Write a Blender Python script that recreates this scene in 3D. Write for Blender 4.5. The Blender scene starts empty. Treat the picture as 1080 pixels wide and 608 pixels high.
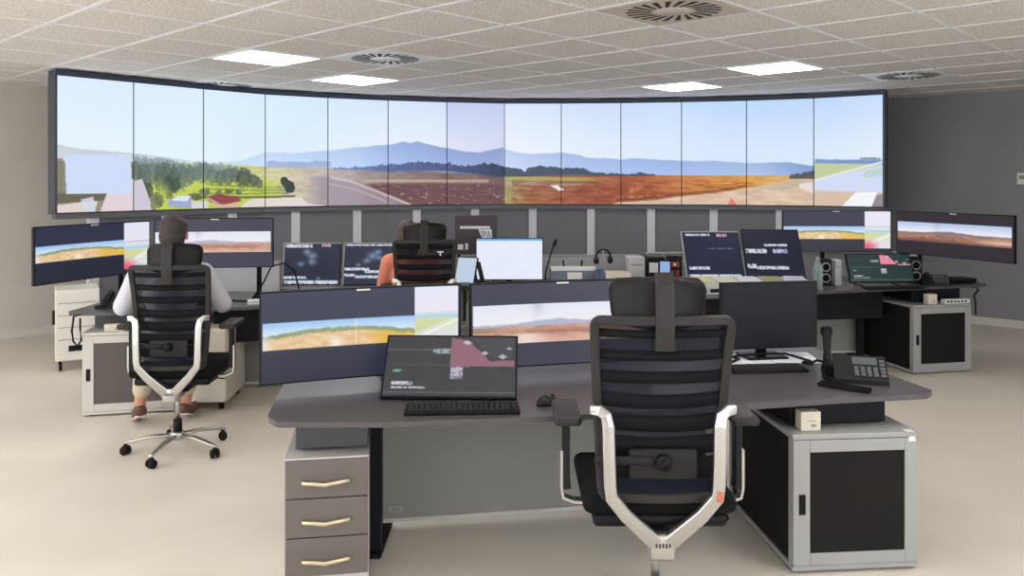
import bpy, bmesh, math, random
import numpy as np
from mathutils import Vector, Matrix
random.seed(7)
PI = math.pi
R = math.radians
F = 860.0            # focal length in pixels of the 1080 wide frame
EYE = 1.65
COL = bpy.context.scene.collection

def lin(c):
    def f(v):
        v = v / 255.0
        return v / 12.92 if v <= 0.04045 else ((v + 0.055) / 1.055) ** 2.4
    return tuple(f(v) for v in c)

def at(px, py, d):
    """world point seen at pixel (px, py) at depth d"""
    return Vector(((px - 540) * d / F, d, EYE - (py - 190) * d / F))

# ---------------------------------------------------------------- materials
def mat(name, rgb, rough=0.5, metal=0.0, var=0.0, scale=20.0, bump=0.0, coat=0.0, spec=0.5, alpha=1.0):
    m = bpy.data.materials.new(name)
    m.use_nodes = True
    nt = m.node_tree
    b = nt.nodes['Principled BSDF']
    c = lin(rgb)
    b.inputs['Base Color'].default_value = (*c, 1)
    b.inputs['Roughness'].default_value = rough
    b.inputs['Metallic'].default_value = metal
    b.inputs['Specular IOR Level'].default_value = spec
    b.inputs['Coat Weight'].default_value = coat
    b.inputs['Alpha'].default_value = alpha
    if var > 0 or bump > 0:
        tc = nt.nodes.new('ShaderNodeTexCoord')
        n = nt.nodes.new('ShaderNodeTexNoise')
        n.inputs['Scale'].default_value = scale
        n.inputs['Detail'].default_value = 4
        nt.links.new(tc.outputs['Object'], n.inputs['Vector'])
        if var > 0:
            r = nt.nodes.new('ShaderNodeValToRGB')
            r.color_ramp.elements[0].color = (*[max(0, v * (1 - var)) for v in c], 1)
            r.color_ramp.elements[1].color = (*[min(1, v * (1 + var)) for v in c], 1)
            r.color_ramp.elements[0].position = 0.3
            r.color_ramp.elements[1].position = 0.7
            nt.links.new(n.outputs['Fac'], r.inputs['Fac'])
            nt.links.new(r.outputs['Color'], b.inputs['Base Color'])
        if bump > 0:
            bp = nt.nodes.new('ShaderNodeBump')
            bp.inputs['Strength'].default_value = bump
            bp.inputs['Distance'].default_value = 0.01
            nt.links.new(n.outputs['Fac'], bp.inputs['Height'])
            nt.links.new(bp.outputs['Normal'], b.inputs['Normal'])
    return m

def emis(name, rgb, strength):
    m = mat(name, rgb, 0.5)
    b = m.node_tree.nodes['Principled BSDF']
    b.inputs['Emission Color'].default_value = (*lin(rgb), 1)
    b.inputs['Emission Strength'].default_value = strength
    return m

def picture_mat(name, strength=1.0, rough=0.35, spec=0.25):
    m = bpy.data.materials.new(name)
    m.use_nodes = True
    nt = m.node_tree
    b = nt.nodes['Principled BSDF']
    a = nt.nodes.new('ShaderNodeAttribute')
    a.attribute_name = 'pic'
    b.inputs['Base Color'].default_value = (0.012, 0.012, 0.014, 1)
    b.inputs['Roughness'].default_value = rough
    b.inputs['Specular IOR Level'].default_value = spec
    nt.links.new(a.outputs['Color'], b.inputs['Emission Color'])
    b.inputs['Emission Strength'].default_value = strength
    return m

M = dict(
    floor=None,
    wall_l=mat('warm_grey_paint', (206, 202, 195), 0.85, var=0.03, scale=3, bump=0.05),
    wall_r=mat('dimmed_grey_paint', (142, 142, 146), 0.85, var=0.04, scale=3, bump=0.05),  # dimmer light of the right side painted into the wall colour
    white=mat('white_paint', (225, 225, 225), 0.5),
    skirting=mat('skirting_white', (215, 212, 205), 0.5),
    tbar=mat('ceiling_bar_white', (246, 247, 250), 0.4),
    ventw=mat('vent_white', (246, 250, 252), 0.4),
    ventd=mat('vent_dark', (25, 25, 28), 0.7),
    lens=emis('lamp_diffuser', (255, 253, 250), 11.0),
    desk=mat('desk_top_charcoal', (82, 78, 80), 0.33, var=0.06, scale=60, spec=0.5),
    deskedge=mat('desk_edge', (58, 56, 58), 0.5),
    black=mat('black_plastic', (16, 16, 19), 0.45, spec=0.2),
    black2=mat('black_box_paint', (20, 20, 25), 0.6, spec=0.2, var=0.05, scale=30),
    satin=mat('black_satin', (34, 34, 37), 0.35, spec=0.2),
    panel=mat('grey_laminate', (140, 140, 136), 0.55, var=0.03, scale=4),
    drawer=mat('drawer_front_taupe', (104, 97, 93), 0.5, var=0.03, scale=8),
    grille=mat('dark_mesh_grille', (26, 24, 23), 0.7, spec=0.2, bump=0.4, scale=220),
    grille2=mat('grey_mesh_grille', (92, 86, 84), 0.7, bump=0.4, scale=220),
    frame=mat('cabinet_frame_grey', (158, 158, 158), 0.45),
    framel=mat('cabinet_frame_light', (200, 197, 192), 0.45),
    beige=mat('beige_metal', (210, 204, 194), 0.5),
    alu=mat('polished_aluminium', (192, 190, 187), 0.3, metal=0.9),
    steel=mat('brushed_steel', (190, 186, 178), 0.3, metal=0.9),
    cloth=mat('seat_fabric_black', (14, 14, 16), 0.9, spec=0.2, bump=0.3, scale=300),
    slat=mat('backrest_band_black', (15, 15, 19), 0.75, spec=0.2, bump=0.2, scale=300),
    sheer=mat('sheer_backrest_mesh', (22, 25, 38), 0.8, spec=0.2, alpha=0.84),
    cframe=mat('chair_frame_graphite', (52, 50, 50), 0.4, spec=0.2),
    lumbar=mat('lumbar_grey', (36, 34, 36), 0.5, spec=0.2),
    leather=mat('headrest_leather', (30, 28, 28), 0.38, spec=0.2, bump=0.1, scale=120),
    rubber=mat('rubber', (28, 27, 27), 0.8, spec=0.2),
    post=mat('stand_post_silver', (198, 198, 202), 0.4),
    infill=mat('stand_infill_grey', (108, 108, 113), 0.7, var=0.03, scale=5),
    riser=mat('privacy_screen_grey', (182, 182, 184), 0.6),
    keycap=mat('keycap', (44, 44, 46), 0.6, spec=0.2),
    white_pl=mat('white_plastic', (226, 226, 222), 0.4),
    cream=mat('cream_plastic', (214, 206, 188), 0.5),
    paper=mat('paper', (236, 238, 244), 0.7),
    red=mat('red_plastic', (150, 40, 40), 0.45),
    orange=mat('orange_sticker', (206, 112, 84), 0.5),
    blue=mat('slate_blue_plastic', (66, 80, 112), 0.5),
    glass=None,
    hill=mat('dark_logo', (50, 50, 52), 0.5),
    skin=mat('skin', (205, 150, 125), 0.55, var=0.03, scale=12),
    shirt=mat('white_shirt', (204, 204, 212), 0.8, bump=0.15, scale=14),
    coral=mat('coral_shirt', (244, 150, 124), 0.8, bump=0.15, scale=14),
    khaki=mat('khaki_cloth', (205, 192, 168), 0.85, bump=0.15, scale=18),
    navy=mat('navy_cloth', (46, 50, 68), 0.85),
    shoe=mat('brown_leather', (98, 62, 48), 0.5),
    sole=mat('pale_sole', (220, 214, 204), 0.7),
    hair_g=mat('dark_greying_hair', (62, 54, 54), 0.7, var=0.25, scale=90, bump=0.5),
    hair_b=mat('brown_hair', (84, 66, 58), 0.6, var=0.25, scale=70, bump=0.5),
    eye=mat('eye_white', (235, 235, 235), 0.2),
    lip=mat('lip', (170, 95, 90), 0.5),
)
PIC = picture_mat('screen_picture')
PICK = picture_mat('switched_off_picture', 1.0, 0.3, 0.12)
PICD = picture_mat('desk_screen_picture', 1.0, 0.25, 0.5)

def glass_mat():
    m = bpy.data.materials.new('clear_bottle')
    m.use_nodes = True
    b = m.node_tree.nodes['Principled BSDF']
    b.inputs['Base Color'].default_value = (0.75, 0.9, 0.9, 1)
    b.inputs['Roughness'].default_value = 0.08
    b.inputs['Transmission Weight'].default_value = 0.8
    b.inputs['IOR'].default_value = 1.2
    return m
M['glass'] = glass_mat()

def floor_mat():
    m = bpy.data.materials.new('beige_resin_floor')
    m.use_nodes = True
    nt = m.node_tree
    b = nt.nodes['Principled BSDF']
    tc = nt.nodes.new('ShaderNodeTexCoord')
    n = nt.nodes.new('ShaderNodeTexNoise')
    n.inputs['Scale'].default_value = 1.6
    n.inputs['Detail'].default_value = 6
    r = nt.nodes.new('ShaderNodeValToRGB')
    r.color_ramp.elements[0].position = 0.3
    r.color_ramp.elements[1].position = 0.75
    r.color_ramp.elements[0].color = (*lin((213, 205, 193)), 1)
    r.color_ramp.elements[1].color = (*lin((225, 218, 206)), 1)
    nt.links.new(tc.outputs['Object'], n.inputs['Vector'])
    nt.links.new(n.outputs['Fac'], r.inputs['Fac'])
    nt.links.new(r.outputs['Color'], b.inputs['Base Color'])
    b.inputs['Roughness'].default_value = 0.42
    b.inputs['Specular IOR Level'].default_value = 0.4
    return m
M['floor'] = floor_mat()

def ceil_mat():
    m = bpy.data.materials.new('speckled_ceiling_tile')
    m.use_nodes = True
    nt = m.node_tree
    b = nt.nodes['Principled BSDF']
    tc = nt.nodes.new('ShaderNodeTexCoord')
    n = nt.nodes.new('ShaderNodeTexNoise')
    n.inputs['Scale'].default_value = 55
    n.inputs['Detail'].default_value = 3
    r = nt.nodes.new('ShaderNodeValToRGB')
    r.color_ramp.elements[0].position = 0.35
    r.color_ramp.elements[1].position = 0.6
    r.color_ramp.elements[0].color = (*lin((214, 208, 203)), 1)
    r.color_ramp.elements[1].color = (*lin((240, 236, 232)), 1)
    nt.links.new(tc.outputs['Object'], n.inputs['Vector'])
    nt.links.new(n.outputs['Fac'], r.inputs['Fac'])
    nt.links.new(r.outputs['Color'], b.inputs['Base Color'])
    b.inputs['Roughness'].default_value = 0.9
    return m
M['ceil'] = ceil_mat()

# ---------------------------------------------------------------- mesh helpers
class MB:
    def __init__(s, xf=None):
        s.v = []; s.f = []; s.mi = []; s.xf = xf or Matrix(); s.cur = 0; s.smooth = []
    def add(s, vs, fs, smooth=False, xf=None):
        o = len(s.v)
        T = s.xf @ xf if xf is not None else s.xf
        s.v += [tuple(T @ Vector(p)) for p in vs]
        s.f += [tuple(i + o for i in f) for f in fs]
        s.mi += [s.cur] * len(fs)
        s.smooth += [smooth] * len(fs)
        return s
    def box(s, x0, x1, y0, y1, z0, z1, bev=0.0, seg=2, xf=None):
        vs = [(x, y, z) for x in (x0, x1) for y in (y0, y1) for z in (z0, z1)]
        fs = [(0, 1, 3, 2), (4, 6, 7, 5), (0, 4, 5, 1), (2, 3, 7, 6), (0, 2, 6, 4), (1, 5, 7, 3)]
        if bev <= 0:
            return s.add(vs, fs, xf=xf)
        bm = bmesh.new()
        bv = [bm.verts.new(p) for p in vs]
        for f in fs:
            bm.faces.new([bv[i] for i in f])
        bmesh.ops.bevel(bm, geom=bm.edges[:], offset=bev, segments=seg, profile=0.5, affect='EDGES')
        bm.verts.index_update()
        a = [tuple(v.co) for v in bm.verts]
        b = [tuple(v.index for v in f.verts) for f in bm.faces]
        bm.free()
        return s.add(a, b, smooth=(seg > 2), xf=xf)
    def cbox(s, c, size, bev=0.0, seg=2, rot=None):
        xf = Matrix.Translation(c)
        if rot is not None:
            xf = xf @ rot
        a, b, d = size[0] / 2, size[1] / 2, size[2] / 2
        return s.box(-a, a, -b, b, -d, d, bev, seg, xf)
    def prism(s, poly, z0, z1, xf=None):
        n = len(poly)
        vs = [(x, y, z0) for x, y in poly] + [(x, y, z1) for x, y in poly]
        fs = [tuple(range(n - 1, -1, -1)), tuple(range(n, 2 * n))]
        fs += [(i, (i + 1) % n, n + (i + 1) % n, n + i) for i in range(n)]
        return s.add(vs, fs, xf=xf)
    def lathe(s, prof, n=16, xf=None, smooth=True):
        vs = []; fs = []
        for r, z in prof:
            for k in range(n):
                a = 2 * PI * k / n
                vs.append((r * math.cos(a), r * math.sin(a), z))
        for i in range(len(prof) - 1):
            for k in range(n):
                k2 = (k + 1) % n
                fs.append((i * n + k, i * n + k2, (i + 1) * n + k2, (i + 1) * n + k))
        fs.append(tuple(range(n - 1, -1, -1)))
        m = (len(prof) - 1) * n
        fs.append(tuple(range(m, m + n)))
        return s.add(vs, fs, smooth, xf)
    def cyl(s, a, b, r0, r1=None, n=14):
        a = Vector(a); b = Vector(b); r1 = r0 if r1 is None else r1
        d = b - a
        q = d.to_track_quat('Z', 'Y').to_matrix().to_4x4()
        return s.lathe([(r0, 0), (r1, d.length)], n, Matrix.Translation(a) @ q)
    def sweep(s, pts, rw, rh=None, n=10, ref=(0, 0, 1), sq=False, taper=None):
        """tube along pts; section half sizes rw (across) and rh (along ref)"""
        rh = rw if rh is None else rh
        pts = [Vector(p) for p in pts]
        ref = Vector(ref)
        rings = []
        for i, p in enumerate(pts):
            t = (pts[min(i + 1, len(pts) - 1)] - pts[max(i - 1, 0)]).normalized()
            side = t.cross(ref)
            if side.length < 1e-4:
                side = t.cross(Vector((0.31, 0.87, 0.12)))
            side.normalize()
            up = side.cross(t).normalized()
            k = 1.0 if taper is None else taper[i]
            ring = []
            for j in range(n):
                a = 2 * PI * (j + 0.5) / n
                c, d = math.cos(a), math.sin(a)
                if sq:
                    e = 0.4
                    c = math.copysign(abs(c) ** e, c); d = math.copysign(abs(d) ** e, d)
                ring.append(p + side * (c * rw * k) + up * (d * rh * k))
            rings.append(ring)
        vs = [tuple(q) for r in rings for q in r]
        fs = []
        for i in range(len(rings) - 1):
            for j in range(n):
                j2 = (j + 1) % n
                fs.append((i * n + j, i * n + j2, (i + 1) * n + j2, (i + 1) * n + j))
        fs.append(tuple(range(n - 1, -1, -1)))
        m = (len(rings) - 1) * n
        fs.append(tuple(range(m, m + n)))
        return s.add(vs, fs, not sq)
    def ell(s, c, r, rot=None, nu=16, nv=10):
        vs = []; fs = []
        for i in range(nv + 1):
            th = PI * i / nv
            for j in range(nu):
                ph = 2 * PI * j / nu
                vs.append((r[0] * math.sin(th) * math.cos(ph), r[1] * math.sin(th) * math.sin(ph), r[2] * math.cos(th)))
        for i in range(nv):
            for j in range(nu):
                j2 = (j + 1) % nu
                fs.append((i * nu + j, (i + 1) * nu + j, (i + 1) * nu + j2, i * nu + j2))
        xf = Matrix.Translation(c)
        if rot is not None:
            xf = xf @ rot
        return s.add(vs, fs, True, xf)
    def build(s, name, m, parent=None, **kw):
        me = bpy.data.meshes.new(name)
        me.from_pydata(s.v, [], s.f)
        ms = m if isinstance(m, (list, tuple)) else [m]
        for x in ms:
            me.materials.append(x)
        me.polygons.foreach_set('material_index', s.mi)
        me.polygons.foreach_set('use_smooth', s.smooth)
        me.update()
        bm = bmesh.new(); bm.from_mesh(me)
        bmesh.ops.recalc_face_normals(bm, faces=bm.faces[:])
        bm.to_mesh(me); bm.free()
        o = bpy.data.objects.new(name, me)
        COL.objects.link(o)
        if parent is not None:
            o.parent = parent
        for k, val in kw.items():
            o[k] = val
        return o

def thing(name, label, cat, loc=(0, 0, 0), rz=0.0, group=None):
    o = bpy.data.objects.new(name, None)
    o.empty_display_size = 0.1
    COL.objects.link(o)
    o.location = loc
    o.rotation_euler = (0, 0, rz)
    o['label'] = label
    o['category'] = cat
    if group:
        o['group'] = group
    return o

def tag(o, label, cat, group=None):
    o['label'] = label; o['category'] = cat
    if group:
        o['group'] = group
    return o

def struct(name, mb, m):
    return mb.build(name, m, None, kind='structure')

def dup(o, parent=None):
    c = o.copy()
    COL.objects.link(c)
    if parent is not None:
        c.parent = parent
    for ch in list(o.children):
        dup(ch, c)
    return c

def copy_tree(root, loc, rz, label, group=None):
    kids = list(root.children)
    r = root.copy(); COL.objects.link(r)
    r.location = loc; r.rotation_euler = (0, 0, rz); r['label'] = label
    if group:
        r['group'] = group
    for k in kids:
        dup(k, r)
    return r

def quad_grid(name, fn, nu, nv, paint, m, parent, **kw):
    """grid surface fn(u, v)->xyz, v=0 at the top, coloured by paint(U, V) -> rgb 0..255 arrays"""
    u = np.linspace(0, 1, nu + 1); v = np.linspace(0, 1, nv + 1)
    vs = [fn(a, b) for b in v for a in u]
    n1 = nu + 1
    fs = [(j * n1 + i, (j + 1) * n1 + i, (j + 1) * n1 + i + 1, j * n1 + i + 1) for j in range(nv) for i in range(nu)]
    me = bpy.data.meshes.new(name)
    me.from_pydata(vs, [], fs)
    me.materials.append(m)
    at_ = me.color_attributes.new('pic', 'FLOAT_COLOR', 'POINT')
    U, V = np.meshgrid(u, v)
    rgb = np.clip(paint(U, V), 0, 255) / 255.0
    l = np.where(rgb <= 0.04045, rgb / 12.92, ((rgb + 0.055) / 1.055) ** 2.4)
    out = np.ones((l.shape[0] * l.shape[1], 4), dtype=np.float32)
    out[:, :3] = l.reshape(-1, 3)
    at_.data.foreach_set('color', out.ravel())
    me.update()
    o = bpy.data.objects.new(name, me)
    COL.objects.link(o)
    if parent is not None:
        o.parent = parent
    for k, val in kw.items():
        o[k] = val
    return o

# ---------------------------------------------------------------- noise / painting helpers
_rs = np.random.RandomState(5)
_tab = _rs.rand(256, 256)
def vnoise(x, y):
    xi = np.floor(x).astype(int); yi = np.floor(y).astype(int)
    fx = x - xi; fy = y - yi
    fx = fx * fx * (3 - 2 * fx); fy = fy * fy * (3 - 2 * fy)
    a = _tab[yi % 256, xi % 256]; b = _tab[yi % 256, (xi + 1) % 256]
    c = _tab[(yi + 1) % 256, xi % 256]; d = _tab[(yi + 1) % 256, (xi + 1) % 256]
    return (a * (1 - fx) + b * fx) * (1 - fy) + (c * (1 - fx) + d * fx) * fy
def fbm(x, y):
    return 0.55 * vnoise(x, y) + 0.3 * vnoise(x * 2.1 + 7, y * 2.1 + 3) + 0.15 * vnoise(x * 4.3 + 1, y * 4.3 + 9)
def mixc(img, mask, col):
    m = mask[..., None]
    c = np.asarray(col, dtype=float)
    return img * (1 - m) + c * m
def sm(e0, e1, x):
    t = np.clip((x - e0) / (e1 - e0 + 1e-9), 0, 1)
    return t * t * (3 - 2 * t)
def poly_mask(X, Y, pts):
    ins = np.zeros(X.shape, bool)
    n = len(pts)
    for i in range(n):
        x0, y0 = pts[i]; x1, y1 = pts[(i + 1) % n]
        if y0 == y1:
            continue
        c = ((y0 > Y) != (y1 > Y)) & (X < (x1 - x0) * (Y - y0) / (y1 - y0) + x0)
        ins ^= c
    return ins.astype(float)
# ================================================================ the room
# directions of the ceiling grid and of the two far walls (the video wall cuts their corner)
A = Vector((0.688, 0.725, 0)).normalized()
B = Vector((-A.y, A.x, 0))
def ab(a, b, z=0.0):
    p = A * a + B * b
    return Vector((p.x, p.y, z))
ROT_AB = math.atan2(A.y, A.x)
CH = 2.65
A0, A1, B0, B1 = -3.4, 10.46, -3.4, 9.62
CELL = 0.685

mb = MB(); mb.prism([tuple(ab(a, b)[:2]) for a, b in ((A0 - .1, B0 - .1), (A1 + .1, B0 - .1), (A1 + .1, B1 + .1), (A0 - .1, B1 + .1))], -0.1, 0.0)
struct('floor', mb, M['floor'])
mb = MB(); mb.prism([tuple(ab(a, b)[:2]) for a, b in ((A0 - .1, B0 - .1), (A1 + .1, B0 - .1), (A1 + .1, B1 + .1), (A0 - .1, B1 + .1))], CH + 0.0, CH + 0.1)
struct('ceiling', mb, M['ceil'])
def wall(name, p0, p1, m, th=0.1):
    # p0,p1 in (a,b); thick outward
    q0 = ab(*p0); q1 = ab(*p1)
    mb = MB()
    c = ab((A0 + A1) / 2, (B0 + B1) / 2)
    t = (q1 - q0).normalized(); nrm = Vector((-t.y, t.x, 0))
    if nrm.dot(c - q0) > 0:
        nrm = -nrm
    e0 = q0; e1 = q1
    mb.prism([tuple(e0[:2]), tuple(e1[:2]), tuple((e1 + nrm * th)[:2]), tuple((e0 + nrm * th)[:2])], 0, CH)
    o = struct(name, mb, m)
    mb = MB()
    mb.prism([tuple(e0[:2]), tuple(e1[:2]), tuple((e1 - nrm * 0.015)[:2]), tuple((e0 - nrm * 0.015)[:2])], 0.0, 0.085)
    struct('baseboard_' + name[5:], mb, M['skirting'])
wall('wall_left', (A0, B1), (A1, B1), M['wall_l'])
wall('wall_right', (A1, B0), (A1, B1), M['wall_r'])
# unseen wall behind and left; windows added to brighten the left side
def ab_box(mb, a0, a1, b0, b1, z0, z1):
    mb.prism([tuple(ab(a, b)[:2]) for a, b in ((a0, b0), (a1, b0), (a1, b1), (a0, b1))], z0, z1)
ADDED_WINB = [(.2 + k * 2.25, 2.2 + k * 2.25) for k in range(4)]
mb = MB()
ab_box(mb, A0 - .12, A0, B0, B1, 0, .25); ab_box(mb, A0 - .12, A0, B0, B1, 2.45, CH)
xs = [B0] + [v for w_ in ADDED_WINB for v in w_] + [B1]
for k in range(0, len(xs), 2):
    ab_box(mb, A0 - .12, A0, xs[k], xs[k + 1], .25, 2.45)
struct('wall_back', mb, M['wall_l'])
for k, (b0, b1) in enumerate(ADDED_WINB):
    mb = MB()
    for (u0, u1, z0, z1) in ((b0, b0 + .05, .25, 2.45), (b1 - .05, b1, .25, 2.45), (b0, b1, .25, .30), (b0, b1, 2.40, 2.45), ((b0 + b1) / 2 - .02, (b0 + b1) / 2 + .02, .30, 2.40)):
        ab_box(mb, A0 - .08, A0 - .03, u0, u1, z0, z1)
    struct('added_window_%d' % (k + 5), mb, M['white'])
# unseen wall behind the camera; tall windows added to light the room
ADDED_WINS = [(-2.8 + k * 2.1, -1.1 + k * 2.1) for k in range(4)]
mb = MB()
ab_box(mb, A0, A1, B0 - .12, B0, 0, .25); ab_box(mb, A0, A1, B0 - .12, B0, 2.45, CH)
xs = [A0] + [v for w_ in ADDED_WINS for v in w_] + [A1]
for k in range(0, len(xs), 2):
    ab_box(mb, xs[k], xs[k + 1], B0 - .12, B0, .25, 2.45)
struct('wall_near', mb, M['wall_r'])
for k, (a0, a1) in enumerate(ADDED_WINS):
    mb = MB()
    for (u0, u1, z0, z1) in ((a0, a0 + .05, .25, 2.45), (a1 - .05, a1, .25, 2.45), (a0, a1, .25, .30), (a0, a1, 2.40, 2.45), ((a0 + a1) / 2 - .02, (a0 + a1) / 2 + .02, .30, 2.40)):
        ab_box(mb, u0, u1, B0 - .08, B0 - .03, z0, z1)
    struct('added_window_%d' % (k + 1), mb, M['white'])

# ceiling grid bars
mb = MB()
rot = Matrix.Rotation(ROT_AB, 4, 'Z')
ca0, cb0 = 3.1075, 6.3825
mb.xf = rot
k = -10
while k < 12:
    a = ca0 + k * CELL
    if A0 < a < A1:
        mb.box(a - 0.014, a + 0.014, B0, B1, CH - 0.004, CH)
    b = cb0 + k * CELL
    if B0 < b < B1:
        mb.box(A0, A1, b - 0.011, b + 0.011, CH - 0.0045, CH - 0.0003)
    k += 1
mb.build('trim_1', M['tbar'], None, kind='structure')

# ceiling lights (square recessed panels): four in view, the rest added unseen to light the room
def ceiling_light(a, b, label, st=None):
    p = ab(a, b, CH)
    t = thing('ceiling_light', label, 'light', (p.x, p.y, CH), ROT_AB, 'square recessed ceiling lights')
    h = CELL / 2 - 0.016
    mb = MB()
    w = 0.022
    mb.box(-h, h, -h, -h + w, -0.009, -0.0005); mb.box(-h, h, h - w, h, -0.009, -0.0005)
    mb.box(-h, -h + w, -h + w, h - w, -0.009, -0.0005); mb.box(h - w, h, -h + w, h - w, -0.009, -0.0005)
    mb.build('frame', M['tbar'], t)
    mb = MB(); mb.box(-h + w, h - w, -h + w, h - w, -0.006, -0.001)
    mb.build('diffuser', M['lens'], t)
    return t
ceiling_light(3.45, 6.04, 'glowing square ceiling light, the left one nearer the camera')
ceiling_light(4.82, 6.725, 'glowing square ceiling light, the left one closest to the video wall')
ceiling_light(6.875, 3.30, 'glowing square ceiling light, the right one nearer the camera')
ceiling_light(7.56, 4.67, 'glowing square ceiling light, the right one closest to the video wall')
for a, b in ((0.71, 6.04), (-0.66, 3.30), (-2.03, 6.04), (0.71, 1.245), (2.765, -1.495), (-2.03, 0.56), (-2.03, 8.095), (-0.66, 8.095),
             (0.025, -1.495), (2.765, 1.93), (-0.66, 4.67), (3.45, 0.56), (-2.03, 4.67), (6.19, -0.125)):
    ceiling_light(a, b, 'added square ceiling light, unseen, beyond the edge of the view')

# round swirl air vents in square plates
def vent(a, b, label, plate):
    p = ab(a, b, CH)
    t = thing('air_vent', label, 'vent', (p.x, p.y, CH), ROT_AB, 'square ceiling vents with radial slots')
    h = CELL / 2 - 0.018
    mb = MB(); mb.box(-h, h, -h, h, -0.007, -0.0005, 0.002, 1)
    mb.build('plate', plate, t)
    mb = MB()
    for ring, (r0, r1, n, off) in enumerate(((0.13, 0.275, 22, 0.0), )):
        for i in range(n):
            an = 2 * PI * i / n + off
            w0, w1 = 0.008, 0.019
            d = Vector((math.cos(an), math.sin(an), 0)); s_ = Vector((-d.y, d.x, 0))
            d2 = Vector((math.cos(an + 0.18), math.sin(an + 0.18), 0))
            q = [d * r0 - s_ * w0, d * r0 + s_ * w0, d2 * r1 + s_ * w1, d2 * r1 - s_ * w1]
            mb.prism([(v.x, v.y) for v in q], -0.0085, -0.0072)
    mb.build('slot', M['ventd'], t)
    mb = MB(); mb.lathe([(0.10, -0.012), (0.105, -0.007)], 28)
    mb.build('hub', plate, t)
vent(4.135, 5.355, 'white square air vent beside the left ceiling lights', M['ventw'])
vent(4.135, 2.615, 'square air vent with dark radial slots, cut by the top of the picture', mat('vent_cream', (206, 196, 184), 0.5))
vent(8.245, 2.615, 'square air vent above the right end of the video wall', M['ventw'])
vent(4.135, 8.095, 'square air vent just above the top left of the video wall', M['ventw'])

# ================================================================ the video wall
BX = [60, 141, 213, 281, 347, 410, 471, 532, 592, 655, 719, 787, 857, 932]
VX = [-4.06, -3.63, -3.18, -2.70, -2.10, -1.46, -0.785, -0.093, 0.603, 1.325, 2.04, 2.77, 3.46, 4.06]
VD = [7.27, 7.82, 8.40, 8.92, 9.30, 9.60, 9.82, 9.98, 9.98, 9.92, 9.81, 9.63, 9.35, 8.92]
TOPY = [79, 88, 95, 101, 104.4, 106.5, 107.4, 108.9, 108, 107.4, 106.8, 105, 102.8, 97]
BOTY = [226, 224, 221.4, 218.5, 218.4, 217, 216.6, 215.6, 215, 215, 215.5, 215.7, 216.3, 217]
VZ0, VZ1 = 1.352, 2.59

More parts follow.
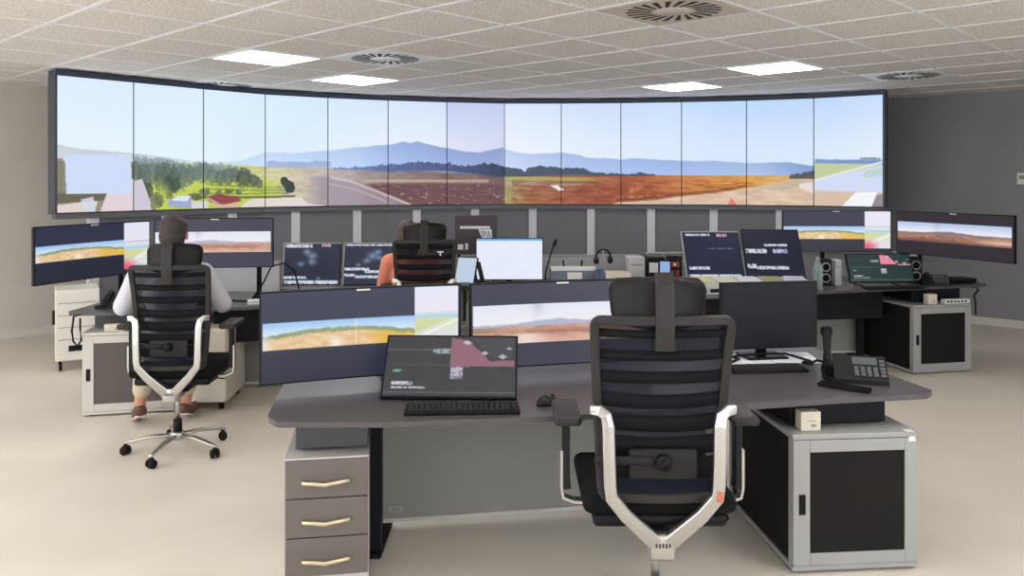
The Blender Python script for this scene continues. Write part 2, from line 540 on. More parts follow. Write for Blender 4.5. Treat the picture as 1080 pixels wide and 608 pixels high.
def pano(px, y):
    """the airfield panorama over the wall, in picture columns px and rows y"""
    n = lambda s, t=None: fbm(px / s, y / (t or s))
    img = np.zeros(px.shape + (3,))
    # sky
    tops = np.interp(px, [60, 200, 300, 410, 470, 472, 531, 532.5, 660, 760, 860, 932], range(12))
    ct = np.array([[222, 236, 252], [218, 236, 250], [210, 234, 250], [210, 228, 248], [208, 222, 248], [190, 202, 240],
                   [188, 200, 238], [214, 226, 250], [196, 217, 250], [184, 212, 250], [186, 212, 250], [196, 220, 250]], float)
    cb = np.array([[230, 242, 250], [228, 242, 250], [218, 236, 250], [232, 238, 250], [228, 236, 248], [222, 226, 244],
                   [214, 218, 242], [236, 242, 252], [222, 232, 250], [212, 228, 250], [214, 230, 250], [226, 234, 246]], float)
    T = np.stack([np.interp(tops, range(12), ct[:, c]) for c in range(3)], -1)
    Bc = np.stack([np.interp(tops, range(12), cb[:, c]) for c in range(3)], -1)
    k = sm(85, 168, y)[..., None]
    img = T * (1 - k) + Bc * k
    # far ridge
    rx = [60, 85, 110, 140, 175, 215, 250, 262, 282, 310, 347, 375, 410, 425, 433, 440, 455, 471, 490, 505, 520, 531.5, 532, 545, 560, 575, 592, 608, 622, 640, 655, 670, 700, 720, 755, 787, 830, 857, 858, 932]
    ry = [153, 158, 160, 163, 167, 173, 171, 168, 161, 162, 160, 156, 153, 150, 151, 149.5, 153, 156, 160, 161, 157.5, 155, 157, 160, 162, 161, 160, 162, 166, 166, 167, 166, 168, 169, 169, 171, 170, 174, 167, 167]
    ridge = np.interp(px, rx, ry) + (n(6) - .5) * 1.2
    cx = [60, 150, 215, 290, 380, 430, 530, 533, 600, 700, 800, 860, 932]
    cc = np.array([[196, 206, 212], [196, 208, 214], [200, 222, 240], [192, 214, 244], [172, 196, 232], [146, 170, 216], [140, 156, 204],
                   [190, 206, 238], [168, 188, 228], [152, 178, 224], [160, 184, 222], [120, 150, 200], [110, 140, 190]], float)
    rc = np.stack([np.interp(px, cx, cc[:, c]) for c in range(3)], -1)
    m = sm(-0.6, 1.0, y - ridge)[..., None]
    light = np.clip((y - ridge) / 22, 0, 1)[..., None] * 16
    img = img * (1 - m) + (rc + light) * m
    # ground
    g0 = np.interp(px, [60, 215, 280, 347, 410, 470, 531.5, 532, 600, 660, 720, 787, 857, 857.5, 932],
                   [170, 174, 176, 178, 180, 182, 186, 186, 184, 184, 184.5, 184.5, 184, 172, 171])
    gx = [60, 141, 150, 215, 250, 300, 345, 375, 410, 440, 500, 531.5, 532, 560, 620, 680, 720, 787, 840, 857, 857.5, 932]
    gc = np.array([[136, 138, 118], [150, 156, 116], [176, 192, 110], [190, 206, 100], [202, 208, 120], [206, 198, 168], [186, 176, 170], [170, 158, 160], [142, 128, 126], [128, 108, 104], [118, 96, 92], [112, 86, 84],
                   [168, 160, 110], [160, 112, 78], [152, 84, 60], [168, 92, 60], [196, 124, 66], [214, 152, 74], [214, 170, 110], [210, 170, 120], [188, 200, 150], [180, 196, 160]], float)
    G = np.stack([np.interp(px, gx, gc[:, c]) for c in range(3)], -1) + (n(9, 2.5) - .5)[..., None] * 46
    m = sm(-0.5, 0.8, y - g0)[..., None]
    img = img * (1 - m) + G * m
    # darker soil, middle
    reg = sm(372, 400, px) * (px < 532)
    soil = np.stack([92 + 26 * n(7, 2), 62 + 20 * n(7, 2), 64 + 22 * n(9, 3)], -1)
    mm = (reg * sm(193, 196, y))[..., None]
    img = img * (1 - mm) + soil * mm
    img = mixc(img, reg * np.exp(-((y - 191.5) / 1.6) ** 2) * (px < 515) * .8, (196, 178, 162))
    # taxiway, left middle
    edge = np.interp(px, [300, 347, 372, 400, 433], [186, 188, 193, 203, 217])
    mk = (px > 318) * (px < 434) * sm(-1, 1, y - np.maximum(edge, 186)) * sm(318, 345, px)
    img = mixc(img, mk * .85, (158, 146, 158))
    img = mixc(img, (px > 350) * (px < 434) * np.exp(-((y - edge) / 1.3) ** 2), (206, 190, 184))
    img = mixc(img, (px > 347) * (px < 410) * np.exp(-((y - edge - 7) / 1.0) ** 2) * .6, (200, 188, 192))
    # grey-white specks
    img = mixc(img, (reg * sm(.80, .86, vnoise(px / 4.2, y / 1.8)) * (y > 195)) * .55, (190, 160, 150))
    img = mixc(img, ((px > 300) & (px < 330)) * sm(3, 0, np.abs(y - 200 - (px - 300) * .1)) * .3, (196, 150, 110))
    # tree lines
    tl = np.interp(px, [347, 380, 410, 430, 470, 490, 505, 520, 531.5], [178, 177, 174, 172, 172, 176, 173, 172, 176]) + (n(3.5) - .5) * 5
    tb = np.interp(px, [347, 410, 470, 531.5], [180, 181, 181, 187])
    mk = (px > 352) * (px < 532) * sm(-.5, .8, y - tl) * sm(.8, -.5, y - tb)
    tcol = np.stack([np.interp(px, [350, 410, 470, 531], v) for v in ([130, 84, 74, 44], [150, 104, 88, 54], [194, 156, 128, 88])], -1)
    img = img * (1 - mk[..., None]) + (tcol + (n(3) - .5)[..., None] * 26) * mk[..., None]
    tl = np.interp(px, [532, 545, 553, 557, 566, 590, 612, 622, 640, 690, 694, 700], [176, 177, 180, 177, 174, 176, 176, 180, 182, 182, 186, 188]) + (n(3) - .5) * 4.5
    tb = np.interp(px, [532, 556, 600, 650, 695], [187, 186, 184, 185, 185])
    mk = (px >= 532) * (px < 697) * sm(-.5, .8, y - tl) * sm(.8, -.5, y - tb)
    img = mixc(img, mk * .93, (62, 74, 92))
    mk = (px > 282) * (px < 350) * sm(-.5, .8, y - (171 + (n(8) - .5) * 5)) * sm(.8, -.5, y - 177.5)
    img = mixc(img, mk * .75, (150, 166, 206))
    # left: woods and lime field
    # hazy backdrop of woods, then single trees and dark bushes standing on a lime field
    tl = np.interp(px, [141, 150, 160, 178, 196, 215, 235, 250, 262, 272], [166, 167, 168, 170, 175, 173, 174, 178, 182, 188]) + (n(4) - .5) * 7
    mk = (px > 141) * sm(276, 262, px) * sm(-1.5, 2, y - tl) * sm(193, 183, y)
    img = mixc(img, mk * .85, (138, 154, 160))
    mk = (px > 141) * (px < 300) * sm(0, 6, y - 186 - (n(12) - .5) * 6)
    lime = np.stack([170 + 44 * n(12, 2), 192 + 30 * n(12, 2), 70 + 40 * n(9, 2)], -1)
    k2 = (mk * sm(304, 284, px))[..., None] * .9
    img = img * (1 - k2) + lime * k2
    for (tx, ty, tw, th, dk) in ((144, 187, 6, 17, .5), (151, 190, 7, 18, .6), (159, 186, 7, 14, .35), (168, 190, 7, 18, .7), (175, 188, 7, 16, .6), (182, 190, 7, 16, .75), (190, 188, 7, 14, .5), (199, 186, 6, 11, .45), (205, 184, 6, 9, .3),
                                 (213, 184, 7, 11, .3), (222, 186, 6, 10, .35), (231, 188, 6, 9, .6), (239, 187, 7, 10, .55), (247, 186, 6, 9, .55), (257, 188, 9, 11, 1.0), (268, 191, 7, 7, .9), (274, 194, 5, 5, .6),
                                 (155, 202, 5, 9, 1.0), (176, 199, 7, 12, 1.0), (183, 196, 6, 8, .9), (148, 200, 5, 12, .8), (166, 212, 5, 9, .9), (205, 209, 8, 4, 1.0), (214, 204, 6, 4, .7), (240, 203, 5, 3, .9), (229, 205, 4, 4, .7), (251, 204, 4, 3, .7)):
        rr = ((px - tx) / tw) ** 2 + ((y - ty) / th) ** 2 + (n(1.9) - .5) * 1.5
        m_ = sm(1.1, .75, rr) * (.55 + .45 * n(1.6))
        c0 = np.array([124, 140, 142]) * (1 - dk) + np.array([62, 74, 66]) * dk
        img = mixc(img, m_ * .95, c0)
    mk = np.exp(-(((px - 170) / 6) ** 2 + ((y - 203) / 8) ** 2)) * (.5 + .7 * n(2))
    img = mixc(img, np.clip(mk, 0, .9), (184, 196, 98))
    for yy_, sl in ((197, .03), (201, .01), (205, -.01)):
        mk = (px > 215) * (px < 304) * np.exp(-((y - yy_ - (px - 255) * sl - (n(7) - .5) * 3) / .9) ** 2) * (.35 + .8 * n(4))
        img = mixc(img, np.clip(mk, 0, 1), (108, 120, 60))
    mk = poly_mask(px, y, [(296, 190), (299, 187), (303, 188), (305, 191), (310, 193), (312, 199), (310, 204), (303, 205), (300, 198), (297, 195)])
    img = mixc(img, mk, (56, 66, 60))
    mk = (px > 205) * (px < 312) * sm(.7, -.7, np.abs(y - 209 + (px - 255) * .02) - 1.2)
    img = mixc(img, mk * .8, (84, 96, 58))
    # plaza, inset panel and buildings on the first panels
    img = mixc(img, poly_mask(px, y, [(141, 193), (149, 190), (160, 224), (141, 226)]), (206, 200, 214))
    img = mixc(img, poly_mask(px, y, [(102, 226), (112, 200), (141, 190), (141.5, 226)]), (224, 210, 216))
    img = mixc(img, poly_mask(px, y, [(60, 205), (112, 205), (104, 226), (60, 226)]), (150, 142, 128))
    img = mixc(img, poly_mask(px, y, [(60, 205), (112, 205), (108, 213), (60, 216)]) * .8, (94, 92, 74))
    img = mixc(img, poly_mask(px, y, [(60, 218), (90, 214), (102, 214), (98, 226), (60, 226)]), (222, 208, 204))
    img = mixc(img, poly_mask(px, y, [(84, 212), (97, 209), (100, 226), (86, 226)]) * .9, (206, 216, 224))
    img = mixc(img, poly_mask(px, y, [(60, 168), (66, 168), (67, 205), (60, 205)]) * .8, (130, 128, 108))
    img = mixc(img, poly_mask(px, y, [(67.5, 164.5), (138, 164.5), (140, 206), (69, 206)]), (206, 219, 248))
    img = mixc(img, poly_mask(px, y, [(156, 206), (163, 206), (163, 224), (158, 224)]) * .7, (110, 104, 100))
    img = mixc(img, poly_mask(px, y, [(175, 220), (176, 212), (186, 208), (200, 208), (200, 221)]), (158, 170, 206))
    img = mixc(img, poly_mask(px, y, [(178, 213), (186, 208), (199, 208), (196, 214)]), (222, 226, 236))
    img = mixc(img, poly_mask(px, y, [(200, 214), (217, 214), (217, 224), (200, 224)]), (214, 212, 214))
    img = mixc(img, poly_mask(px, y, [(215, 209), (226, 206), (250, 208), (254, 213), (230, 218), (220, 215)]), (146, 72, 76))
    img = mixc(img, poly_mask(px, y, [(216, 210), (219, 210), (232, 217), (250, 215), (250, 220), (228, 220)]) * .8, (214, 176, 170))
    img = mixc(img, poly_mask(px, y, [(255, 217), (266, 210), (318, 209), (326, 216), (345, 218), (345, 222), (250, 222)]), (224, 214, 208))
    # right: green strip, grey strip, aircraft, concrete and runway
    mk = (px >= 532) * sm(655, 610, px) * sm(186, 187, y) * sm(191, 190, y)
    img = mixc(img, mk * .7, (176, 184, 110))
    mk = (px >= 532) * sm(640, 600, px) * sm(191, 192, y) * sm(197, 195, y)
    img = mixc(img, mk * .7, (176, 164, 160))
    mk = (px >= 540) * (px < 800) * sm(.40, .62, fbm(px / 16, y / 1.8)) * sm(188, 193, y)
    img = mixc(img, mk * .5, (128, 58, 34))
    mk = (px >= 650) * (px < 720) * sm(.62, .75, fbm(px / 6, y / 2)) * sm(196, 198, y)
    img = mixc(img, mk * .6, (226, 150, 100))
    img = mixc(img, poly_mask(px, y, [(580, 195), (588, 195), (595, 200), (590, 201)]), (236, 230, 226))
    ce = np.interp(px, [640, 655, 690, 720, 760, 787, 820, 840, 857], [216, 213, 211, 207, 203, 198, 192, 188, 186])
    mk = (px > 645) * (px < 857.3) * sm(-.8, .8, y - ce)
    img = img * (1 - mk[..., None]) + (np.array([214, 188, 166]) + (n(14, 3) - .5)[..., None] * 40) * mk[..., None]
    img = mixc(img, (px > 650) * (px < 787) * np.exp(-((y - ce + 2.5) / 1.2) ** 2) * .7, (96, 62, 40))
    img = mixc(img, poly_mask(px, y, [(768, 216), (771, 208), (776, 213), (777, 217)]), (232, 120, 110))
    img = mixc(img, poly_mask(px, y, [(790, 199), (828, 190), (857, 190), (857, 197), (815, 200)]) * .5, (180, 168, 140))
    mk = (px > 832) * (px < 857.3) * sm(-.5, .8, y - (np.interp(px, [832, 848, 857], [184, 181, 178]) + (n(2.5) - .5) * 4)) * sm(189, 187, y)
    img = mixc(img, mk * .9, (70, 72, 76))
    img = mixc(img, poly_mask(px, y, [(842, 193), (857, 191), (857, 203), (843, 198)]), (226, 218, 210))
    q = px > 857.3
    img = mixc(img, q * sm(171, 172, y) * sm(1, -1, y - (195 - (px - 857) * .28)), (190, 200, 156))
    img = mixc(img, q * sm(-1, 1, y - (190 - (px - 857) * .24)), (206, 216, 240))
    img = mixc(img, q * np.exp(-((y - (190 - (px - 857) * .28)) / 1.1) ** 2), (232, 234, 240))
    img = mixc(img, poly_mask(px, y, [(912, 180), (932, 174), (932, 184), (912, 186)]) * .7, (176, 208, 190))
    img = mixc(img, q * sm(-1, 2, y - (200 + (px - 857) * .02)) * .9, (212, 184, 156))
    img = mixc(img, poly_mask(px, y, [(888, 217), (903, 202), (926, 201), (920, 218)]), (240, 242, 248))
    img = mixc(img, poly_mask(px, y, [(920, 218), (926, 205), (932, 203), (932, 218)]) * .8, (120, 120, 138))
    mk = q * (px > 908) * (px < 930) * sm(168, 166, y - (n(2) - .5) * 3) * (y > 164.5)
    img = mixc(img, mk * .8, (100, 118, 140))
    return img

for i in range(13):
    p0 = Vector((VX[i], VD[i], 0)); p1 = Vector((VX[i + 1], VD[i + 1], 0))
    mid = (p0 + p1) / 2; w = (p1 - p0).length; rz = math.atan2(p1.y - p0.y, p1.x - p0.x)
    names = ['first', 'second', 'third', 'fourth', 'fifth', 'sixth', 'seventh', 'eighth', 'ninth', 'tenth', 'eleventh', 'twelfth', 'thirteenth']
    shows = ['with pale blue inset box', 'showing woods and yellow-green bush', 'showing lime field, red roofs', 'showing lone dark bush',
             'showing grey taxiway, hazy hill', 'showing highest blue mountain peak', 'showing dark soil, dimmer sky', 'showing orange soil, dark trees',
             'showing thin tree line', 'showing red soil, flat ridge', 'showing concrete below orange soil', 'showing tan concrete apron',
             'showing blue-grey runway']
    t = thing('video_wall_display', '%s display of the video wall from the left, %s' % (names[i], shows[i]), 'display', (mid.x, mid.y, VZ0), rz, 'tall displays of the curved video wall')
    H = VZ1 - VZ0
    g = 0.005
    mb = MB(); mb.box(-w / 2 + .001, w / 2 - .001, 0.0, 0.07, 0, H)
    mb.build('housing', M['black'], t)
    def fn(u, v, w=w, H=H, g=g):
        return (-w / 2 + g + u * (w - 2 * g), -0.002, H - g - v * (H - 2 * g))
    def paint(U, V, i=i):
        px = BX[i] + U * (BX[i + 1] - BX[i])
        tp = np.interp(px, BX, TOPY); bt = np.interp(px, BX, BOTY)
        return pano(px, tp + V * (bt - tp))
    quad_grid('screen', fn, 104, 180, paint, PIC, t)

# frame and stand of the video wall
t = thing('video_wall_stand', 'dark frame and silver posts carrying the curved video wall', 'stand', (0, 9.9, 0))
pts = [Vector((x, d, 0)) for x, d in zip(VX, VD)]
nr = []
for i in range(14):
    a = pts[max(i - 1, 0)]; b = pts[min(i + 1, 13)]
    tt = (b - a).normalized(); nr.append(Vector((-tt.y, tt.x, 0)))
off = Vector((0, -9.9, 0))
def strip(mb, z0, z1, y0, y1, ext=0.0):
    for i in range(13):
        a, b = pts[i] + off, pts[i + 1] + off
        d = (b - a).normalized()
        if i == 0: a = a - d * ext
        if i == 12: b = b + d * ext
        mb.prism([tuple((a + nr[i] * y0)[:2]), tuple((b + nr[i + 1] * y0)[:2]), tuple((b + nr[i + 1] * y1)[:2]), tuple((a + nr[i] * y1)[:2])], z0, z1)
mb = MB(); strip(mb, VZ1 + .001, VZ1 + 0.042, -0.03, 0.12, 0.02)
mb.build('top_rail', mat('rail_dark_blue', (52, 60, 78), 0.5), t)
for i, s in ((0, -1), (13, 1)):
    mb = MB()
    d = (pts[1] - pts[0]).normalized() if i == 0 else (pts[13] - pts[12]).normalized()
    a = pts[i] + off + d * (s * 0.002); b = a + d * (s * 0.022)
    mb.prism([tuple((a + nr[i] * -.02)[:2]), tuple((b + nr[i] * -.02)[:2]), tuple((b + nr[i] * .12)[:2]), tuple((a + nr[i] * .12)[:2])], VZ0 - .01, VZ1)
    mb.build('end_trim', mat('end_trim', (70, 74, 84), 0.5), t)
mb = MB(); strip(mb, VZ0 - 0.055, VZ0 - 0.002, 0.02, 0.10)
mb.build('bottom_rail', mat('rail_grey', (96, 96, 102), 0.5), t)
for i in range(13):
    p0, p1 = pts[i] + off, pts[i + 1] + off
    rz = math.atan2(p1.y - p0.y, p1.x - p0.x); m_ = (p0 + p1) / 2; w = (p1 - p0).length
    X = Matrix.Translation(m_) @ Matrix.Rotation(rz, 4, 'Z')
    mb = MB(X); mb.box(-0.048, 0.048, 0.045, 0.10, 0, VZ0 - 0.003, 0.004, 1)
    if i == 6:
        mb.box(-0.09, 0.09, 0.02, 0.10, 0.0, 0.02)
    mb.build('post', M['post'], t)
for i in range(12):
    # infill between post i and post i+1
    a = (pts[i] + pts[i + 1]) / 2 + off; c = pts[i + 1] + off; b = (pts[i + 1] + pts[i + 2]) / 2 + off
    mb = MB(); y0, y1 = .072, .09
    n0 = nr[i + 1]
    mb.prism([tuple((a + n0 * y0)[:2]), tuple((c + n0 * y0)[:2]), tuple((b + n0 * y0)[:2]), tuple((b + n0 * y1)[:2]), tuple((c + n0 * y1)[:2]), tuple((a + n0 * y1)[:2])], 0.05, VZ0 - 0.02)
    mb.build('infill_panel', M['infill'], t)

# thermostat on the right wall, cut by the edge of the picture
p = ab(A1, -0.725 * 5.66 + 0.688 * 9.05, EYE)
t = thing('thermostat', 'small white thermostat high on the right wall', 'thermostat', (p.x, p.y, 1.60), ROT_AB - PI / 2)
mb = MB(); mb.box(-.045, .045, -.025, 0, 0, .13, .006, 2); mb.build('case', M['white_pl'], t)
mb = MB(); mb.box(-.025, .025, -.027, -.0255, .06, .10); mb.build('dial_window', M['panel'], t)
# ================================================================ chairs
def headrest_mesh(mb):
    nu, nz = 16, 8
    vs = []; fs = []
    for side in (0, 1):
        for j in range(nz + 1):
            v = j / nz
            z = 1.08 + v * 0.185
            hw = 0.165 + 0.012 * v - 0.03 * max(0, (v - .75) / .25) ** 2 - .02 * max(0, (.2 - v) / .2) ** 2
            for i in range(nu + 1):
                u = -1 + 2 * i / nu
                x = u * hw
                y = -0.235 + 0.085 * u * u + 0.03 * v
                th = 0.036 * (1 - 0.75 * abs(u) ** 4) * (1 - 0.8 * abs(2 * v - 1) ** 6)
                zz = z - 0.02 * u * u * (v - .5) * 1.5
                vs.append((x, y + (th if side else 0), zz))
    m = (nu + 1) * (nz + 1)
    for j in range(nz):
        for i in range(nu):
            a = j * (nu + 1) + i
            fs.append((a, a + 1, a + nu + 2, a + nu + 1))
            fs.append((m + a, m + a + nu + 1, m + a + nu + 2, m + a + 1))
    for i in range(nu):
        fs.append((i, m + i, m + i + 1, i + 1)); a = nz * (nu + 1) + i
        fs.append((a, a + 1, m + a + 1, m + a))
    for j in range(nz):
        a = j * (nu + 1)
        fs.append((a, a + nu + 1, m + a + nu + 1, m + a)); a += nu
        fs.append((a, m + a, m + a + nu + 1, a + nu + 1))
    mb.add(vs, fs, True)

def back_y(z, x=0.0):
    # profile of the backrest: lumbar bulge forward, edges forward
    t = (z - 0.5) / 0.64
    return -0.215 + 0.045 * math.sin(PI * min(max(t, 0), 1)) * 0.6 - 0.05 * t * t + 0.03 * (x / .24) ** 2

def make_chair(label):
    t = thing('office_chair', label, 'chair', (0, 0, 0), 0, 'black mesh office chairs')
    # back frame
    mb = MB()
    loop = []
    hw, z0, z1, r = 0.235, 0.50, 1.12, 0.024
    def corner(cx, cz, a0):
        for k in range(5):
            a = a0 + k * PI / 8
            loop.append((cx + r * math.cos(a), cz + r * math.sin(a)))
    corner(hw - r, z1 - r, 0); corner(-hw + r, z1 - r, PI / 2)
    corner(-hw + r + .03, z0 + r, PI); corner(hw - r - .03, z0 + r, 1.5 * PI)
    full = []
    for i in range(len(loop)):
        a = loop[i]; b = loop[(i + 1) % len(loop)]
        n = max(1, int(math.hypot(b[0] - a[0], b[1] - a[1]) / .06))
        for k in range(n):
            full.append((a[0] + (b[0] - a[0]) * k / n, a[1] + (b[1] - a[1]) * k / n))
    P3 = [Vector((x, back_y(z, x) , z)) for x, z in full]
    P3 += [P3[0], P3[1]]
    mb.sweep(P3, 0.016, 0.014, 8, ref=(0, 1, 0), sq=True)
    mb.build('back_frame', M['cframe'], t)
    # sheer fabric with bands
    mb = MB()
    nu, nv = 12, 14
    vs = [((-1 + 2 * i / nu) * (hw - .01 - .025 * max(0, 1 - j / 4)), back_y(z0 + (z1 - z0) * j / nv, (-1 + 2 * i / nu) * hw) + .004, z0 + (z1 - z0) * j / nv) for j in range(nv + 1) for i in range(nu + 1)]
    fs = [(j * (nu + 1) + i, j * (nu + 1) + i + 1, (j + 1) * (nu + 1) + i + 1, (j + 1) * (nu + 1) + i) for j in range(nv) for i in range(nu)]
    mb.add(vs, fs, True)
    br = mb.build('backrest', M['sheer'], t)
    mb = MB()
    zs = 1.075
    bands = []
    while zs > 0.56:
        bands.append(zs); zs -= 0.078
    for q, zc in enumerate(bands):
        hh = 0.013 + 0.0035 * q
        vs = []
        for i in range(nu + 1):
            x = (-1 + 2 * i / nu) * (hw - .012 - (.03 if zc < .6 else 0))
            y = back_y(zc, x) - 0.004
            sag = -0.012 * (1 - (x / hw) ** 2) * (1 if q > 2 else .3)
            vs += [(x, y, zc - hh + sag), (x, y, zc + hh + sag), (x, y + .014, zc + hh + sag), (x, y + .014, zc - hh + sag)]
        fs = []
        for i in range(nu):
            a = 4 * i; b = a + 4
            fs += [(a, b, b + 1, a + 1), (a + 1, b + 1, b + 2, a + 2), (a + 2, b + 2, b + 3, a + 3), (a + 3, b + 3, b, a)]
        fs += [(0, 1, 2, 3), (4 * nu + 3, 4 * nu + 2, 4 * nu + 1, 4 * nu)]
        mb.add(vs, fs, True)
    mb.build('band', M['slat'], br)
    # lumbar support
    mb = MB()
    mb.cbox((0.0, -0.232, .625), (.235, .022, .105), .01, 3)
    lu = mb.build('lumbar_support', M['lumbar'], t)
    mb = MB()
    mb.cyl((0.0, -.262, .635), (0, -.240, .635), .026, .03, 20); mb.cyl((0.0, -.268, .635), (0, -.262, .635), .012, .014, 14)
    mb.build('knob', M['black'], lu)
    mb = MB(); mb.sweep([(-.235, -.235, .64), (-.12, -.247, .642), (-.02, -.25, .636)], .006, .016, 8, ref=(0, 0, 1)); mb.build('strap', M['lumbar'], lu)
    # aluminium yoke
    mb = MB()
    def arm(s):
        return [(s * .247, -.232, .812), (s * .218, -.245, .812), (s * .197, -.252, .797), (s * .190, -.258, .76), (s * .188, -.262, .66), (s * .185, -.262, .56),
                (s * .18, -.26, .52), (s * .13, -.25, .455), (s * .075, -.235, .40), (s * .03, -.22, .355), (s * .022, -.20, .32)]
    for s in (-1, 1):
        mb.sweep(arm(s), .021, .013, 10, ref=(0, 1, 0), sq=True, taper=[.75, .9, .95, 1, 1, 1, 1.05, 1.1, 1.2, 1.35, 1.3])
    mb.cbox((0, -.21, .335), (.085, .05, .09), .012, 3)
    mb.cbox((0, -.13, .325), (.08, .2, .06), .012, 3)
    yk = mb.build('back_support', M['alu'], t)
    mb = MB()
    for k in range(5):
        mb.box(-.026 + k * .0115, -.026 + k * .0115 + .007, -.2365, -.2352, .338 - (k % 2) * .002, .352)
    mb.build('embossed_mark', M['hill'], yk)
    # headrest
    mb = MB(); headrest_mesh(mb); hr = mb.build('headrest', M['leather'], t)
    mb = MB(); mb.sweep([(0, -.262, 1.02), (0, -.272, 1.10), (0, -.27, 1.16), (0, -.262, 1.24), (0, -.245, 1.282)], .033, .009, 8, ref=(0, 1, 0), sq=True)
    mb.build('headrest_post', M['cframe'], t)
    # seat
    mb = MB(); mb.box(-.27, .27, -.20, .29, .43, .50, .032, 4); mb.build('seat', M['cloth'], t)
    mb = MB(); mb.box(-.235, .235, -.19, .26, .385, .435, .02, 3); mb.cbox((0, .0, .36), (.16, .24, .06), .01, 2); mb.build('seat_shell', M['black'], t)
    # armrests
    for s in (-1, 1):
        mb = MB()
        mb.sweep([(s * .318, .0, .72), (s * .318, .0, .66), (s * .318, -.0, .5), (s * .313, 0, .46)], .014, .028, 8, ref=(0, 1, 0), sq=True)
        a = mb.build('armrest', M['satin'], t)
        mb = MB(); mb.sweep([(s * .335, -.0, .60), (s * .335, 0, .46), (s * .328, 0, .425), (s * .29, 0, .41), (s * .16, 0, .405)], .007, .024, 8, ref=(0, 1, 0), sq=True)
        mb.build('bracket', M['alu'], a)
        mb = MB(); mb.box(s * .318 - .05, s * .318 + .05, -.13, .13, .72, .755, .015, 4); mb.build('arm_pad', M['cframe'], a)
    # lever
    mb = MB(); mb.sweep([(.12, .02, .40), (.2, .02, .385), (.27, .02, .38)], .008, .004, 6); mb.build('lever', M['black'], t)
    # column and base
    mb = MB(); mb.cyl((0, 0, .11), (0, 0, .205), .028, .026, 18); mb.build('column_cover', M['black'], t)
    mb = MB(); mb.cyl((0, 0, .19), (0, 0, .41), .016, .016, 16); mb.build('gas_lift', M['alu'], t)
    mb = MB(); mb.lathe([(.02, .075), (.045, .08), (.05, .10), (.045, .125), (.03, .13)], 20)
    for k in range(5):
        an = R(45 + 72 * k)
        d = Vector((math.cos(an), math.sin(an), 0))
        mb.sweep([d * .03 + Vector((0, 0, .105)), d * .16 + Vector((0, 0, .103)), d * .30 + Vector((0, 0, .078)), d * .325 + Vector((0, 0, .072))], .022, .012, 10, ref=(0, 0, 1), taper=[1.1, 1.0, .75, .6])
    bs = mb.build('star_base', M['alu'], t)
    for k in range(5):
        an = R(45 + 72 * k)
        d = Vector((math.cos(an), math.sin(an), 0)); c = d * .31
        sw = Vector((math.cos(an + 1.1), math.sin(an + 1.1), 0))
        mb = MB()
        for q in (-1, 1):
            mb.cyl(c + sw * (q * .009) + Vector((0, 0, .028)), c + sw * (q * .024) + Vector((0, 0, .028)), .028, .026, 18)
        mb.cyl(c + Vector((0, 0, .03)), c + Vector((0, 0, .068)), .009, .009, 10)
        mb.cbox(c + Vector((0, 0, .05)), (.03, .03, .02), .006, 2)
        mb.build('caster', M['rubber'], bs)
    for o in list(t.children):
        if o.name.split('.')[0] not in ('column_cover', 'gas_lift', 'star_base'):
            o.location.z = .05
        else:
            o.location.y = -.08
    return t
chair = make_chair('black mesh office chair with aluminium yoke, empty, nearest at the front desk')
chair.location = (0.518, 3.03, 0)
chair2 = copy_tree(chair, (-2.035, 5.03, 0), R(3), 'black mesh office chair with the man in white shirt sitting in it')
chair2.scale = (.95, .95, .97)
chair3 = copy_tree(chair, (-0.70, 6.60, 0), R(4), 'black mesh office chair behind the woman in coral top')
mb = MB(); mb.box(.19, .2, -.264, -.2585, .50, .535); 
st = MB().sweep([(.183, -.2762, .51), (.186, -.2762, .545)], .010, .0012, 6, ref=(0, 1, 0), sq=True).build('orange_sticker', M['orange'], [c for c in chair.children if c.name.startswith('back_support')][0])
mb = MB(); mb.box(.10, .148, -.262, -.2575, 1.085, 1.095); mb.box(.118, .13, -.262, -.2575, 1.06, 1.086)
mb.build('pale_emblem', M['white_pl'], chair3)

# ================================================================ people
def remesh(o, size, sm_it=2):
    m = o.modifiers.new('fuse', 'REMESH'); m.mode = 'VOXEL'; m.voxel_size = size; m.use_smooth_shade = True
    if sm_it:
        s = o.modifiers.new('soften', 'SMOOTH'); s.iterations = sm_it; s.factor = 0.5
def limb(mb, pts, rad, n=14):
    """tapered capsule chain"""
    for i in range(len(pts) - 1):
        a = Vector(pts[i]); b = Vector(pts[i + 1])
        mb.cyl(a, b, rad[i], rad[i + 1], n)
    for p, r in zip(pts, rad):
        mb.ell(p, (r, r, r), None, n, 8)
def hand(mb, wrist, dirv, side, grow=0.0):
    """relaxed palm-down hand; side +1 right, -1 left"""
    d = Vector(dirv).normalized(); up = Vector((0, 0, 1)); s = d.cross(up).normalized()   # s points to the right
    w = Vector(wrist)
    rot = Matrix((s, d, up)).transposed().to_4x4()
    mb.ell(w + d * .052, (.040, .055, .016), rot, 16, 10)
    for k, (o, L) in enumerate(((-.030, .066), (-.010, .078), (.011, .072), (.030, .056))):
        q = o * -side
        base = w + d * (.092 - abs(o) * .3) + s * q
        p1 = base + d * (L * .45) + up * .006; p2 = base + d * (L * .78) - up * .008; p3 = base + d * (L * .93) - up * .022
        limb(mb, [base - d * .02, base, p1, p2, p3], [.009, .0095, .0088, .008, .007], 10)
    th = w + d * .03 - s * (side * .034)
    limb(mb, [w + d * .02 - s * (side * .015), th, th + d * .032 - s * (side * .022) - up * .008, th + d * .056 - s * (side * .022) - up * .012], [.013, .0125, .0105, .009], 10)

